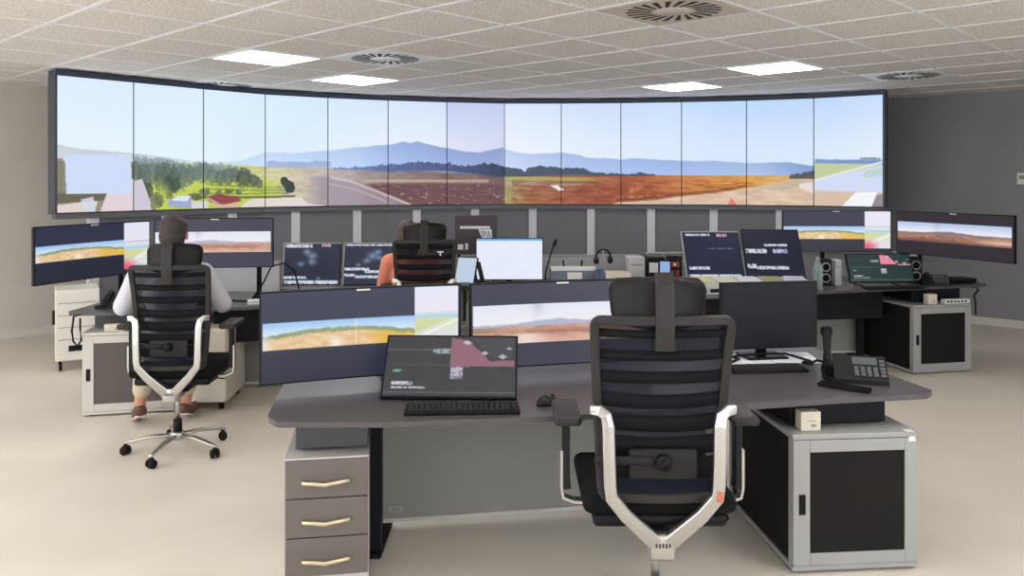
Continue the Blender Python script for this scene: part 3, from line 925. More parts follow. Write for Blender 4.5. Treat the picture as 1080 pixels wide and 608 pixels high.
def make_person(label, loc, rz, J, shirt, trous, hair_m, hairstyle, sleeve):
    t = thing('person', label, 'person', loc, rz)
    b = MB()
    hc = Vector(J['head'])
    lean = Matrix.Rotation(J.get('nod', 0), 4, 'X')
    H = lambda x, y, z: hc + (lean @ Vector((x, y, z)))
    # skull, jaw, nose, ears, brow
    b.ell(H(0, -.01, .03), (.074, .092, .088), lean, 24, 16)
    b.ell(H(0, .025, -.035), (.058, .066, .072), lean, 20, 14)
    b.ell(H(0, .055, -.085), (.028, .026, .022), lean, 14, 10)
    b.ell(H(0, .092, -.012), (.012, .018, .024), lean, 12, 8)
    b.ell(H(0, .082, .028), (.045, .012, .009), lean, 14, 8)
    for s in (-1, 1):
        b.ell(H(s * .077, .0, -.005), (.009, .019, .031), lean, 12, 8)
        b.ell(H(s * .036, .066, -.03), (.018, .018, .018), lean, 12, 8)
    nk = Vector(J['neck'])
    limb(b, [nk + Vector((0, -.0, -.05)), nk, H(0, -.01, -.05)], [.066, .054, .054])
    ch = Vector(J['chest']); pv = Vector(J['pelvis'])
    b.ell(ch, (.155, .105, .17), None, 24, 16)
    b.ell((ch + pv) / 2 + Vector((0, 0, -.02)), (.14, .10, .17), None, 24, 16)
    b.ell(pv, (.165, .13, .12), None, 24, 14)
    for s in ('l', 'r'):
        sg = -1 if s == 'l' else 1
        sh, el, wr, hd = (Vector(q) for q in J['arm_' + s])
        limb(b, [ch + Vector((sg * .06, 0, .12)), sh, sh.lerp(el, .5), el, el.lerp(wr, .3), wr], [.06, .056, .046, .038, .038, .026])
        hand(b, wr, hd - wr, sg)
        hp, kn, an = (Vector(q) for q in J['leg_' + s])
        limb(b, [hp, hp.lerp(kn, .5), kn, kn.lerp(an, .35), an], [.088, .074, .058, .052, .036])
        fd = Vector(J['foot_' + s])
        limb(b, [an, an + fd * .3 + Vector((0, 0, -.035)), an + fd], [.036, .036, .026])
    body = b.build('body', M['skin'], t)
    remesh(body, .0045, 3)
    # shirt
    b = MB(); g = .012
    b.ell(ch, (.155 + g, .105 + g, .17 + g), None, 24, 16)
    b.ell((ch + pv) / 2 + Vector((0, 0, -.02)), (.145 + g, .105 + g, .18 + g), None, 24, 16)
    b.ell(pv + Vector((0, 0, .03)), (.165 + g, .13 + g, .09), None, 24, 14)
    limb(b, [nk + Vector((0, -.005, -.075)), nk + Vector((0, -.002, -.045))], [.085, .064], 18)
    for s in ('l', 'r'):
        sg = -1 if s == 'l' else 1
        sh, el, wr, hd = (Vector(q) for q in J['arm_' + s])
        if sleeve > .8:
            limb(b, [ch + Vector((sg * .06, 0, .12)), sh, sh.lerp(el, .5), el, el.lerp(wr, .5)], [.07, .072, .064, .058, .048])
        else:
            limb(b, [ch + Vector((sg * .06, 0, .12)), sh, sh.lerp(el, .55), sh.lerp(el, .9)], [.07, .072, .064, .056])
    o = b.build('shirt', shirt, t); remesh(o, .008, 3)
    # trousers
    b = MB()
    b.ell(pv, (.165 + g, .13 + g, .115), None, 24, 14)
    for s in ('l', 'r'):
        hp, kn, an = (Vector(q) for q in J['leg_' + s])
        hem = kn.lerp(an, .72)
        limb(b, [hp, hp.lerp(kn, .5), kn, kn.lerp(hem, .5), hem], [.098, .086, .072, .066, .06])
    o = b.build('trousers', trous, t); remesh(o, .008, 3)
    # shoes
    for s in ('l', 'r'):
        an = Vector(J['leg_' + s][2]); fd = Vector(J['foot_' + s])
        b = MB()
        toe = an + fd * 1.05
        limb(b, [an + Vector((0, 0, -.025)) - fd * .12, an + fd * .35 + Vector((0, 0, -.03)), toe], [.044, .046, .036])
        o = b.build('shoe', M['shoe'], t); remesh(o, .006, 2)
        b = MB()
        e = fd.normalized()
        b.sweep([an - e * .055 + Vector((0, 0, -.066)), an + e * .03 + Vector((0, 0, -.066)) + fd * .1, toe + Vector((0, 0, -.037)) + e * .02], .04, .007, 10, ref=(0, 0, 1))
        b.build('shoe_sole', M['sole'], o)
    # eyes, lips
    for s in (-1, 1):
        b = MB(); b.ell(H(s * .031, .071, .010), (.012, .010, .010), lean, 12, 8); b.build('eye', M['eye'], t)
    b = MB(); b.ell(H(0, .082, -.052), (.022, .010, .007), lean, 12, 8); b.build('lips', M['lip'], t)
    # hair
    b = MB()
    if hairstyle == 'short':
        b.ell(H(0, -.022, .040), (.085, .096, .088), lean, 24, 16)
        b.ell(H(0, -.045, -.01), (.080, .066, .085), lean, 20, 12)
        b.ell(H(0, -.055, -.05), (.052, .045, .045), lean, 20, 12)
    else:
        b.ell(H(0, -.020, .042), (.086, .096, .090), lean, 24, 16)
        b.ell(H(0, -.05, -.03), (.088, .068, .11), lean, 20, 14)
        b.ell(H(0, -.06, -.13), (.092, .05, .12), lean, 20, 14)
        for s in (-1, 1):
            b.ell(H(s * .066, .0, -.07), (.026, .045, .12), lean, 14, 10)
    o = b.build('hair', hair_m, t); remesh(o, .006, 2)
    return t

J = dict(head=(0.0, .055, 1.305), neck=(0, .02, 1.155), nod=R(-6), chest=(0, -.01, .955), pelvis=(0, -.01, .63),
         arm_l=((-.185, -.01, 1.065), (-.285, .0, .87), (-.29, .20, .832), (-.27, .36, .826)),
         arm_r=((.185, -.01, 1.065), (.30, .02, .87), (.275, .22, .832), (.25, .37, .826)),
         leg_l=((-.09, .02, .605), (-.24, .40, .565), (-.30, .43, .13)), leg_r=((.09, .02, .605), (.02, .47, .565), (-.03, .53, .11)),
         foot_l=(-.06, .16, -.078), foot_r=(.02, .17, -.058))
make_person('person seen from behind in white shirt, khaki trousers and brown shoes, at the left desk', (-2.115, 5.07, 0.0), R(10), J, M['shirt'], M['khaki'], M['hair_g'], 'short', .9)
J = dict(head=(-.02, .10, 1.185), neck=(-.01, .06, 1.05), nod=R(-14), chest=(0, .03, .88), pelvis=(0, -.01, .62),
         arm_l=((-.165, .03, .975), (-.225, .10, .76), (-.17, .27, .80), (-.10, .38, .80)),
         arm_r=((.165, .03, .975), (.225, .09, .76), (.17, .28, .80), (.10, .38, .80)),
         leg_l=((-.08, .02, .60), (-.10, .36, .565), (-.10, .32, .11)), leg_r=((.08, .02, .60), (.09, .36, .565), (.09, .32, .11)),
         foot_l=(0, .16, -.058), foot_r=(0, .16, -.058))
make_person('person with long brown hair in coral top, seated at the far centre desk', (-0.835, 6.66, 0.0), R(6), J, M['coral'], M['navy'], M['hair_b'], 'long', .5)
# ================================================================ desks
def rounded(poly, r=0.025, n=4):
    out = []
    m = len(poly)
    for i in range(m):
        p = Vector((*poly[i], 0)); a = Vector((*poly[i - 1], 0)); b = Vector((*poly[(i + 1) % m], 0))
        da = (a - p); db = (b - p)
        rr = min(r, da.length * .4, db.length * .4)
        q0 = p + da.normalized() * rr; q1 = p + db.normalized() * rr
        for k in range(n + 1):
            t = k / n
            q = q0 * (1 - t) ** 2 + p * 2 * t * (1 - t) + q1 * t * t
            out.append((q.x, q.y))
    return out
DT = 0.72
def desk(label, poly, legs, modesty, tray=None, boxes=(), trim=True):
    cx = sum(p[0] for p in poly) / len(poly); cy = sum(p[1] for p in poly) / len(poly)
    L = lambda p: (p[0] - cx, p[1] - cy)
    t = thing('desk', label, 'desk', (cx, cy, 0))
    pl = rounded([L(p) for p in poly])
    mb = MB(); mb.prism(pl, DT - .004, DT); mb.prism(pl, DT - .004 - .022, DT - .0042)
    mb2 = MB(); mb2.prism(pl, DT - .022, DT)
    mb2.build('desk_top', M['desk'], t)
    for x, y in legs:
        x, y = L((x, y))
        mb = MB(); mb.box(x - .025, x + .025, y - .035, y + .035, 0.022, DT - .024, .004, 1)
        mb.box(x - .03, x + .06, y - .28, y + .28, DT - .055, DT - .024, .004, 1)
        mb.box(x - .03, x + .03, y - .06, y + .30, 0.0, .022, .006, 1)
        mb.build('leg', M['black2'], t)
    (a, b), z0, z1 = modesty
    a = Vector((*L(a), 0)); b = Vector((*L(b), 0)); d = (b - a).normalized(); n = Vector((-d.y, d.x, 0)) * .018
    mb = MB(); mb.prism([tuple(a[:2]), tuple(b[:2]), tuple((b + n)[:2]), tuple((a + n)[:2])], z0 + .018, z1)
    mp = mb.build('modesty_panel', M['panel'], t)
    if trim:
        n2 = -n * .3
        mb = MB(); mb.prism([tuple((a + n2)[:2]), tuple((b + n2)[:2]), tuple((b + n)[:2]), tuple((a + n)[:2])], z0, z0 + .017)
        mb.build('bottom_trim', M['framel'], mp)
    if tray:
        (a, b), z0, z1, th = tray
        a = Vector((*L(a), 0)); b = Vector((*L(b), 0)); d = (b - a).normalized(); n = Vector((-d.y, d.x, 0)) * th
        mb = MB(); mb.prism([tuple(a[:2]), tuple(b[:2]), tuple((b + n)[:2]), tuple((a + n)[:2])], z0, z1)
        mb.build('cable_tray', M['black2'], t)
    for (p, rz, w, dd, z0, z1, m) in boxes:
        x, y = L(p)
        mb = MB(Matrix.Translation((x, y, 0)) @ Matrix.Rotation(rz, 4, 'Z'))
        mb.box(0, w, 0, dd, z0, z1, .006, 2)
        mb.build('equipment_box', m, t)
    return t

greybox = mat('slate_box', (70, 70, 74), 0.5, var=.05, scale=20)
desk_f = desk('wide charcoal desk in front, with two curved monitors and empty chair',
     [(-.96, 3.20), (-.90, 3.13), (-.45, 3.13), (.2, 3.215), (.92, 3.36), (1.40, 3.47), (1.80, 3.54), (1.86, 3.60), (1.80, 3.90), (1.66, 4.55), (1.0, 4.45), (-.2, 4.15), (-1.05, 3.85), (-1.03, 3.62)],
     [(-.60, 3.60), (1.02, 4.0)], (((-.68, 3.84), (.98, 4.12)), .03, .69), None,
     [((-.862, 3.245), R(9), .285, .45, .575, .68, greybox), ((1.20, 3.52), R(7), .44, .5, .59, .695, M['black2'])])
desk_l = desk('charcoal desk at the left in front of the man in white shirt',
     [(-3.14, 5.78), (-3.10, 5.70), (-2.85, 5.72), (-1.9, 5.98), (-1.25, 6.30), (-1.40, 6.80), (-2.4, 6.80), (-3.12, 6.40)],
     [(-2.95, 6.3), (-1.62, 6.35)], (((-2.9, 6.38), (-1.5, 6.46)), .04, .69), (((-2.2, 6.02), (-1.45, 6.30)), .44, .69, .12),
     [((-2.97, 5.80), R(13), .50, .40, .60, .695, greybox)])
desk_c = desk('long charcoal desk far back in the centre, before the woman in coral top',
     [(-2.05, 7.0), (-1.9, 6.92), (-1.0, 6.98), (0, 7.0), (1.2, 6.9), (1.2, 7.72), (-2.05, 7.65)],
     [(-1.9, 7.35), (1.05, 7.35)], (((-1.95, 7.5), (1.1, 7.5)), .04, .69), None)
desk_r = desk('charcoal desk at the far right carrying two black touch panels',
     [(1.22, 6.55), (1.30, 6.50), (1.85, 6.56), (2.57, 6.80), (3.4, 7.02), (4.15, 7.22), (4.26, 7.32), (4.05, 7.85), (1.22, 7.78)],
     [(1.4, 7.2), (3.2, 7.5)], (((1.5, 7.48), (3.4, 7.62)), .04, .69), (((1.35, 6.78), (3.25, 7.15)), .44, .69, .12),
     [((3.46, 7.06), R(14), .50, .40, .60, .695, M['black2'])])

def cabinet(label, loc, rz, w=.555, d=.72, h=.585, light=False):
    t = thing('equipment_cabinet', label, 'cabinet', (*loc, 0), rz, 'low cabinets with mesh doors')
    fr = M['framel'] if light else M['frame']
    gr = M['grille2'] if light else M['grille']
    mb = MB()
    mb.box(.012, w - .012, .02, d - .01, .03, h - .02)
    mb.build('body', gr if light else M['grille'], t)
    mb = MB()
    mb.box(0, w, 0, d, h - .022, h, .003, 1)
    mb.box(0, w, 0, d, .012, .034, .003, 1)
    for x in (0, w - .022):
        for y in (.02, d - .022):
            mb.box(x, x + .022, y, y + .022, .034, h - .022)
    mb.build('frame', fr, t)
    mb = MB()
    z0, z1 = .036, h - .024
    a, b, c = .075, .06, .05
    mb.box(.002, a, -.003, .019, z0, z1, .002, 1); mb.box(w - b, w - .002, -.003, .019, z0, z1, .002, 1)
    mb.box(a, w - b, -.003, .019, z0, z0 + c, .002, 1); mb.box(a, w - b, -.003, .019, z1 - c, z1, .002, 1)
    dr = mb.build('door', fr, t)
    mb = MB(); mb.box(a, w - b, .003, .014, z0 + c, z1 - c); mb.build('grille', gr, dr)
    mb = MB(); mb.box(.026, .054, -.008, -.002, .25, .335, .003, 2); mb.box(.034, .046, -.0095, -.0075, .262, .322); mb.build('handle', M['black'], dr)
    for x in (.05, w - .05):
        for y in (.05, d - .05):
            mb = MB(); mb.cyl((x, y, 0), (x, y, .013), .018, .016); mb.build('foot', M['black'], t)
    return t
cab_f = cabinet('grey framed cabinet with dark mesh door, right of the nearest chair', (1.172, 3.405), R(5), .55, .75, .583)
mb = MB(); mb.box(.50, .535, -.0015, .04, .5832, .5845); mb.box(.505, .535, -.0046, -.0032, .545, .566)
mb.build('asset_sticker', M['white_pl'], cab_f)
cabinet('light framed cabinet with grey mesh door, under the left desk', (-2.985, 5.66), R(13), .60, .70, .585, True)
cabinet('grey framed cabinet with dark mesh door, at the far right desk', (3.395, 6.90), R(12), .57, .75, .585)

# drawer pedestal at the front desk
t = thing('drawer_pedestal', 'taupe drawer pedestal with brass-toned handles under the front desk', 'drawer unit', (-.885, 3.17, 0), R(9))
mb = MB(); mb.box(0, .322, .02, .56, .05, .555, .003, 1); mb.box(-.002, .324, -.002, .562, .556, .563, .002, 1); mb.build('body', M['framel'], t)
brass = mat('satin_brass', (216, 204, 170), .3, metal=.7)
for k in range(3):
    z1 = .554 - k * .153; z0 = z1 - .149
    mb = MB(); mb.box(.002, .320, 0.0, .019, z0, z1, .003, 2); dr = mb.build('drawer', M['drawer'], t)
    zc = (z0 + z1) / 2 - .01
    mb = MB(); mb.sweep([(.068, -.004, zc), (.072, -.022, zc + .002), (.11, -.026, zc), (.155, -.028, zc - .006), (.20, -.026, zc), (.248, -.022, zc + .006), (.252, -.004, zc + .004)], .005, .008, 8, ref=(0, 0, 1))
    mb.build('handle', brass, dr)
mb = MB(); mb.box(.01, .312, .012, .55, .0, .05); mb.build('plinth', M['drawer'], t)
# beige mobile pedestal at the left desk
t = thing('mobile_pedestal', 'beige mobile pedestal on castors, right of the man in white shirt', 'drawer unit', (-2.44, 5.80, 0), R(4))
mb = MB(); mb.box(0, .40, 0, .52, .06, .585, .006, 2); mb.build('body', M['beige'], t)
for k in range(3):
    mb = MB(); mb.box(.004, .396, -.014, -.001, .065 + k * .172, .065 + k * .172 + .168, .003, 1); mb.build('drawer', M['beige'], t)
for x in (.05, .35):
    for y in (.05, .47):
        mb = MB(); mb.cyl((x - .014, y, .027), (x + .014, y, .027), .027, n=16); mb.cyl((x, y, .03), (x, y, .062), .01); mb.build('caster', M['rubber'], t)
# tall white computer trolley by the left wall
t = thing('computer_trolley', 'tall white rack trolley on castors behind the left desk', 'trolley', (-3.91, 6.98, 0), R(30))
mb = MB(); mb.box(0, .34, 0, .40, .09, .70, .008, 2); mb.build('body', mat('white_trolley', (226, 222, 214), .5), t)
mb = MB(); mb.box(.10, .24, -.006, -.001, .17, .22, .002, 1); mb.build('air_slot', M['black'], t)
mb = MB()
for k in range(4):
    mb.box(.02, .32, -.004, -.001, .27 + k * .105, .275 + k * .105)
mb.build('panel_joint', M['panel'], t)
mb = MB(); mb.box(-.022, -.001, .06, .10, .40, .52, .004, 2); mb.build('side_handle', M['black'], t)
for x in (.04, .30):
    for y in (.05, .35):
        mb = MB(); mb.cyl((x - .012, y, .03), (x + .012, y, .03), .03, n=16); mb.cyl((x, y, .03), (x, y, .092), .01); mb.build('caster', M['rubber'], t)

# light grey privacy screens behind the far desks
def riser(label, p0, p1, z1):
    a = Vector((*p0, 0)); b = Vector((*p1, 0)); mid = (a + b) / 2; w = (b - a).length; rz = math.atan2(b.y - a.y, b.x - a.x)
    t = thing('privacy_screen', label, 'screen panel', (mid.x, mid.y, 0), rz, 'light grey low screens behind desks')
    mb = MB(); mb.box(-w / 2, w / 2, 0, .03, .12, z1 - .02); mb.build('panel', M['riser'], t)
    mb = MB(); mb.box(-w / 2 - .006, w / 2 + .006, -.004, .034, z1 - .02, z1, .003, 1); mb.build('top_rail', M['frame'], t)
    for s in (-1, 1):
        mb = MB(); mb.box(s * (w / 2 - .06) - .02, s * (w / 2 - .06) + .02, -.0, .03, 0, .12, .003, 1); mb.box(s * (w / 2 - .06) - .03, s * (w / 2 - .06) + .03, -.03, .12, 0, .012); mb.build('foot', M['frame'], t)
riser('light grey low screen running behind the left desk', (-3.2, 6.83), (-1.96, 6.86), .97)
riser('light grey low screen behind the far centre desk', (-1.36, 7.80), (1.22, 7.86), .93)
riser('light grey low screen behind the far right desk', (1.30, 7.87), (4.0, 7.98), .95)

# ================================================================ screen pictures
def wide_airfield(U, V, s0=.33, s1=.64, ib=.64, blue=(50, 53, 74), red=False):
    img = np.zeros(U.shape + (3,)) + np.array(blue, float)
    img += (np.array([-8., -9., -14.])) * sm(.6, .7, V)[..., None]
    w = .765
    q = (V - s0) / (s1 - s0)
    lift = .02 * (U / w)
    strip = (U > .006) * (U < w) * (q > 0) * (q < 1)
    x = U / w
    hill = .62 - .34 * np.sin(PI * np.clip(x * .78 + .12, 0, 1)) + (fbm(U * 40, V * 0) - .5) * .08
    sky = np.stack([np.interp(q, [0, .5], v) for v in ([150, 222], [190, 234], [236, 246])], -1)
    c = sky
    green = np.stack([118 + 50 * fbm(U * 60, V * 60), 138 + 40 * fbm(U * 60, V * 60), 104 + 30 * fbm(U * 50, V * 60)], -1)
    m = sm(-.03, .04, q - hill)[..., None]
    c = c * (1 - m) + green * m
    f0 = hill + .12 + .05 * fbm(U * 20, V * 3)
    n = fbm(U * 26, V * 40)
    fld = np.stack([204 + 44 * n, 164 + 56 * n, 118 + 60 * n], -1)
    m = sm(-.02, .05, q - f0)[..., None]
    c = c * (1 - m) + fld * m
    c = mixc(c, sm(.62, .8, x) * sm(-.02, .05, q - f0) * .75, (226, 184, 64))
    c = mixc(c, sm(.1, .0, x) * sm(.45, .6, q) * .8, (236, 228, 220))
    c = mixc(c, np.exp(-((x - .47) / .045) ** 2) * sm(.5, .8, q) * .8, (246, 240, 226))
    c = mixc(c, np.exp(-((x - .605) / .006) ** 2) * .5, (250, 226, 190))
    img = img * (1 - strip[..., None]) + c * strip[..., None]
    ins = (U > w) * (U < .994) * (V < ib) * (V > .008)
    p = V / ib
    c = np.stack([np.interp(p, [0, .45, .52, .56, .6, 1], v) for v in ([224, 232, 190, 170, 214, 226], [228, 226, 214, 206, 222, 224], [242, 238, 230, 214, 190, 236])], -1)
    u2 = (U - w) / (1 - w)
    c = mixc(c, (p > .6) * (p < .85 - u2 * .3) * .8, (206, 210, 150))
    c = mixc(c, (p > .6) * np.exp(-((p - (.95 - .33 * u2)) / .02) ** 2) * .8, (250, 250, 250))
    if red:
        c = mixc(c, sm(.72, .95, p) * sm(.7, .1, u2), (232, 90, 120))
        c = mixc(c, np.exp(-((p - .42) / .012) ** 2) * .6, (130, 150, 160))
    img = img * (1 - ins[..., None]) + c * ins[..., None]
    return img

def wide_brown(U, V, s0=.25, s1=.73, pale=True):
    img = np.zeros(U.shape + (3,)) + (np.array([64., 63., 78.]) if pale else np.array([44., 38., 46.]))
    q = (V - s0) / (s1 - s0)
    strip = (U > .006) * (U < .985) * (q > 0) * (q < 1)
    n = fbm(U * 22, V * 45)
    top = (176, 196, 230) if not pale else (222, 228, 240)
    c = np.stack([np.interp(q, [0, .45], v) for v in ((top[0], 238), (top[1], 234), (top[2], 240))], -1)
    c = mixc(c, np.exp(-((U - .36) / .03) ** 2) * sm(.5, 0, q) * .35, (150, 150, 180))
    ridge = .5 - .10 * np.exp(-((U - .47) / .16) ** 2) + (fbm(U * 26, V * 0) - .5) * .05
    m = sm(-.02, .03, q - ridge)
    c = mixc(c, m, (176, 180, 204) if pale else (128, 120, 140))
    m = sm(-.02, .03, q - .56 - (fbm(U * 40, V * 0) - .5) * .05)
    fld = np.stack([166 + 60 * n, 122 + 56 * n, 100 + 56 * n], -1) if pale else np.stack([120 + 90 * n, 82 + 76 * n, 68 + 66 * n], -1)
    c = c * (1 - m[..., None]) + fld * m[..., None]
    c = mixc(c, (q > .58) * (q < .7) * sm(.25, .0, U) * (.4 + .6 * fbm(U * 80, V * 80)), (150, 128, 104))
    c = mixc(c, np.exp(-((q - .72) / .05) ** 2) * sm(.2, .35, U) * sm(.95, .7, U) * .6, (150, 96, 76))
    c = mixc(c, sm(.72, 1, q) * .7, (226, 190, 180) if pale else (92, 56, 50))
    if not pale:
        c = mixc(c, sm(.55, .9, U) * np.exp(-((q - .8) / .12) ** 2) * .9, (228, 196, 170))
    else:
        c = mixc(c, sm(.7, .8, q) * sm(.45, .3, U) * sm(.12, .3, U), (238, 214, 206))
    img = img * (1 - strip[..., None]) + c * strip[..., None]
    return img

def dashes(img, U, V, u0, u1, v0, v1, col=(205, 212, 225), n=60., gap=.35):
    m = (U > u0) * (U < u1) * (V > v0) * (V < v1) * (.45 + .55 * (vnoise(U * n, V * 40) > gap))
    return mixc(img, m.astype(float), col)
def data_screen(bg, rows, blobs=None):
    def p(U, V):
        img = np.zeros(U.shape + (3,)) + np.array(bg, float)
        img *= (.88 + .24 * fbm(U * 9, V * 7))[..., None]
        for r in rows:
            img = dashes(img, U, V, *r)
        if blobs:
            for (u, v, s) in blobs:
                img = mixc(img, np.exp(-(((U - u) / s) ** 2 + ((V - v) / s) ** 2)) * (.4 + .6 * fbm(U * 90, V * 90)), (150, 170, 200))
        return img
    return p
def strip_tablet(bg, pink, u0, v1):
    def p(U, V):
        img = np.zeros(U.shape + (3,)) + np.array(bg, float)
        img *= (.9 + .2 * fbm(U * 12, V * 9))[..., None]
        img = mixc(img, np.exp(-((V - .23) / .008) ** 2) * (U < .5) * .5, (150, 160, 160))
        img = mixc(img, np.exp(-((V - .48) / .006) ** 2) * (U < .5) * .35, (150, 160, 160))
        img = mixc(img, np.exp(-((V - .94) / .006) ** 2) * .5, (150, 160, 160))
        pm = poly_mask(U, V, [(u0, .02), (u0 + .13, .06), (.80, .42), (.99, .40), (.99, v1), (u0 + .0, v1 + .02)])
        img = mixc(img, pm, pink)
        img = mixc(img, poly_mask(U, V, [(u0 + .14, .02), (.98, .02), (.97, .36), (.83, .36)]), [c * 1.15 for c in bg])
        for (a, b, s) in ((u0 + .12, .10, .035), (u0 + .26, .28, .03), (.90, .34, .035), (.95, .2, .02)):
            img = mixc(img, ((np.abs(U - a) + np.abs(V - b) * .8) < s).astype(float) * .8, (196, 208, 206))
        img = dashes(img, U, V, .36, .5, .20, .30, (150, 160, 165), 50)
        img = dashes(img, U, V, .06, .13, .56, .61, (90, 170, 140), 70)
        img = dashes(img, U, V, .06, .22, .77, .82, (190, 196, 200), 60)
        img = dashes(img, U, V, .06, .32, .85, .88, (190, 196, 200), 60)
        img = dashes(img, U, V, .50, .60, .52, .72, (180, 180, 190), 40, .5)
        return img
    return p

# ================================================================ monitors
def monitor(label, E1, E2, ztop, h, paint, nu=150, nv=70, sag=.018, tilt=0.0, bez=.007, pole=None, base='arm', mark=True, group=None, zdesk=DT, m=None, edge=None, rim=None, noneck=False):
    a = Vector((*E1, 0)); b = Vector((*E2, 0)); mid = (a + b) / 2; w = (b - a).length; rz = math.atan2(b.y - a.y, b.x - a.x)
    t = thing('monitor', label, 'monitor', (mid.x, mid.y, zdesk), rz, group)
    zb = ztop - h - zdesk
    T = Matrix.Translation((0, 0, zb)) @ Matrix.Rotation(-tilt, 4, 'X')
    def yy(x):
        return -sag * (2 * x / w) ** 2
    mb = MB(T)
    n = 16
    xs = [-w / 2 + w * i / n for i in range(n + 1)]
    poly = [(x, yy(x)) for x in xs] + [(x, yy(x) + .022) for x in reversed(xs)]
    mb.prism(poly, 0, h)
    mb.build('housing', edge or M['black'], t)
    def fn(u, v):
        x = -w / 2 + bez + u * (w - 2 * bez)
        p = T @ Vector((x, yy(x) - .0015, h - bez - v * (h - 2 * bez)))
        return tuple(p)
    quad_grid('screen', fn, nu, nv, paint, m or PIC, t)
    if rim:
        mb = MB(T)
        for (x0, x1, z0, z1) in ((-w / 2 - .004, -w / 2 + .006, 0, h), (-w / 2, w / 2, h - .005, h + .004)):
            mb.box(x0, x1, -.004, .02, z0, z1)
        mb.build('rim', rim, t)
    if mark:
        mb = MB(T); mb.box(-.03, .03, -.003, .0, h - .014, h - .007); mb.build('maker_mark', M['white_pl'], t)
    # back bulge
    if base == 'arm':
        mb = MB(T); mb.box(-.16, .16, .022, .05, h * .3, h * .75, .01, 2); mb.build('back_cover', M['black'], t)
        inv = Matrix.Rotation(-rz, 4, 'Z') @ Matrix.Translation(-Vector((mid.x, mid.y, 0)))
        pw = inv @ Vector((*pole, 0)) if pole else Vector((0, .22, 0))
        zc = zb + h * .5
        mb = MB(); mb.cyl((pw.x, pw.y, 0), (pw.x, pw.y, zc + .05), .019, n=16); mb.lathe([(.05, 0), (.05, .012), (.03, .02)], 20, Matrix.Translation((pw.x, pw.y, 0)))
        pl = mb.build('pole', M['black2'], t)
        mb = MB(); mb.sweep([(pw.x, pw.y, zc), ((pw.x) * .5, (pw.y + .05) * .5 + .05, zc), (0, .05, zc)], .02, .025, 8, sq=True); mb.build('arm', M['black2'], t)
    elif base == 'foot':
        mb = MB(); mb.box(-.11, .11, .0, .17, 0, .014, .006, 2); mb.build('base', M['black'], t)
        mb = MB(); mb.sweep([(0, .10, .01), (0, .09, zb + .05), (0, .04, zb + .16)], .028, .012, 8, ref=(0, 1, 0), sq=True); mb.build('neck', M['black'], t)
    elif base == 'easel':
        top = T @ Vector((0, .02, h * .8))
        mb = MB()
        for s in (-1, 1):
            mb.sweep([(s * w * .3, top.y, top.z), (s * w * .3, top.y + .07, .009)], .008, .006, 8)
            mb.sweep([(s * w * .3, top.y + .07, .009), (s * w * .3, .0, .009)], .008, .006, 8)
        mb.build('easel', M['black'], t)
    return t

G1 = 'curved ultrawide monitors'
monitor('ultrawide monitor on the front desk with airfield strip and pale inset, left of the two', (-1.085, 3.50), (-.243, 3.79), 1.17, .402, lambda U, V: wide_airfield(U, V), 210, 100, pole=(-.62, 3.93), group=G1)
monitor('ultrawide monitor on the front desk with brown airfield strip, partly behind the headrest', (-.198, 3.785), (.68, 4.0), 1.17, .402, lambda U, V: wide_brown(U, V), 200, 100, pole=(-.10, 4.02), group=G1)
monitor('ultrawide monitor near the left wall, sharply angled, with airfield strip', (-2.985, 5.07), (-2.645, 5.93), 1.357, .37, lambda U, V: wide_airfield(U, V, .33, .62, .92, (42, 46, 68), True), 150, 70, pole=(-3.0, 6.25), group=G1)
monitor('ultrawide monitor with brown sunset strip, right of the head of the man in white shirt', (-2.63, 6.0), (-1.79, 6.13), 1.367, .372, lambda U, V: wide_brown(U, V, .26, .70), 150, 70, pole=(-2.0, 6.45), group=G1)
monitor('ultrawide monitor under the right end of the video wall, airfield strip with pale inset', (2.43, 7.34), (3.39, 7.30), 1.378, .375, lambda U, V: wide_airfield(U, V, .38, .70, .92, (46, 48, 64), True), 150, 70, pole=(2.9, 7.62), group=G1)
monitor('ultrawide monitor farthest right, angled, with dark brown airfield strip', (3.42, 7.22), (3.86, 6.24), 1.378, .372, lambda U, V: wide_brown(U, V, .24, .70, False), 150, 70, pole=(3.80, 7.60), group=G1)
blk = data_screen((14, 15, 22), [])
monitor('black switched-off monitor behind the desk keyboard, right of the nearest chair', (1.065, 4.16), (1.59, 4.25), 1.125, .345, blk, 20, 20, sag=0, bez=.012, base='foot', mark=False, m=PICK)
touch = 'tilted black touch displays'
monitor('tilted black radar display at far centre desk, left of its pair', (-2.03, 7.2), (-1.52, 7.2), 1.095, .375, data_screen((36, 42, 60), [(.01, .5, .02, .09), (.66, .82, .02, .08, (214, 170, 190)), (.01, .42, .80, .87), (.02, .97, .91, .985)], [(.5, .3, .08), (.4, .2, .07), (.3, .5, .06), (.5, .45, .07), (.62, .85, .03)]),
        64, 48, sag=0, tilt=R(12), base='easel', mark=False, group=touch, rim=M['frame'])
monitor('tilted black radar display at far centre desk, left of the woman in coral', (-1.495, 7.2), (-.985, 7.2), 1.095, .375, data_screen((36, 42, 62), [(.01, .98, .02, .06), (.01, .45, .60, .66), (.36, .98, .66, .71), (.01, .2, .74, .80), (.2, .98, .78, .84)], [(.5, .3, .09), (.6, .2, .06), (.4, .42, .06), (.62, .35, .05), (.25, .52, .04)]),
        64, 48, sag=0, tilt=R(12), base='easel', mark=False, group=touch, rim=M['frame'])
monitor('tilted black touch panel at right, beside the red radio panel', (1.50, 6.98), (2.0, 6.98), 1.265, .47, data_screen((22, 28, 56), [(.05, .5, .03, .08), (.62, .8, .03, .09, (200, 150, 170)), (.45, .9, .34, .355, (100, 110, 150)), (.05, .42, .74, .80), (.04, .96, .91, .98)]),
        64, 48, sag=0, tilt=R(33), base='easel', mark=False, group=touch, rim=M['frame'])
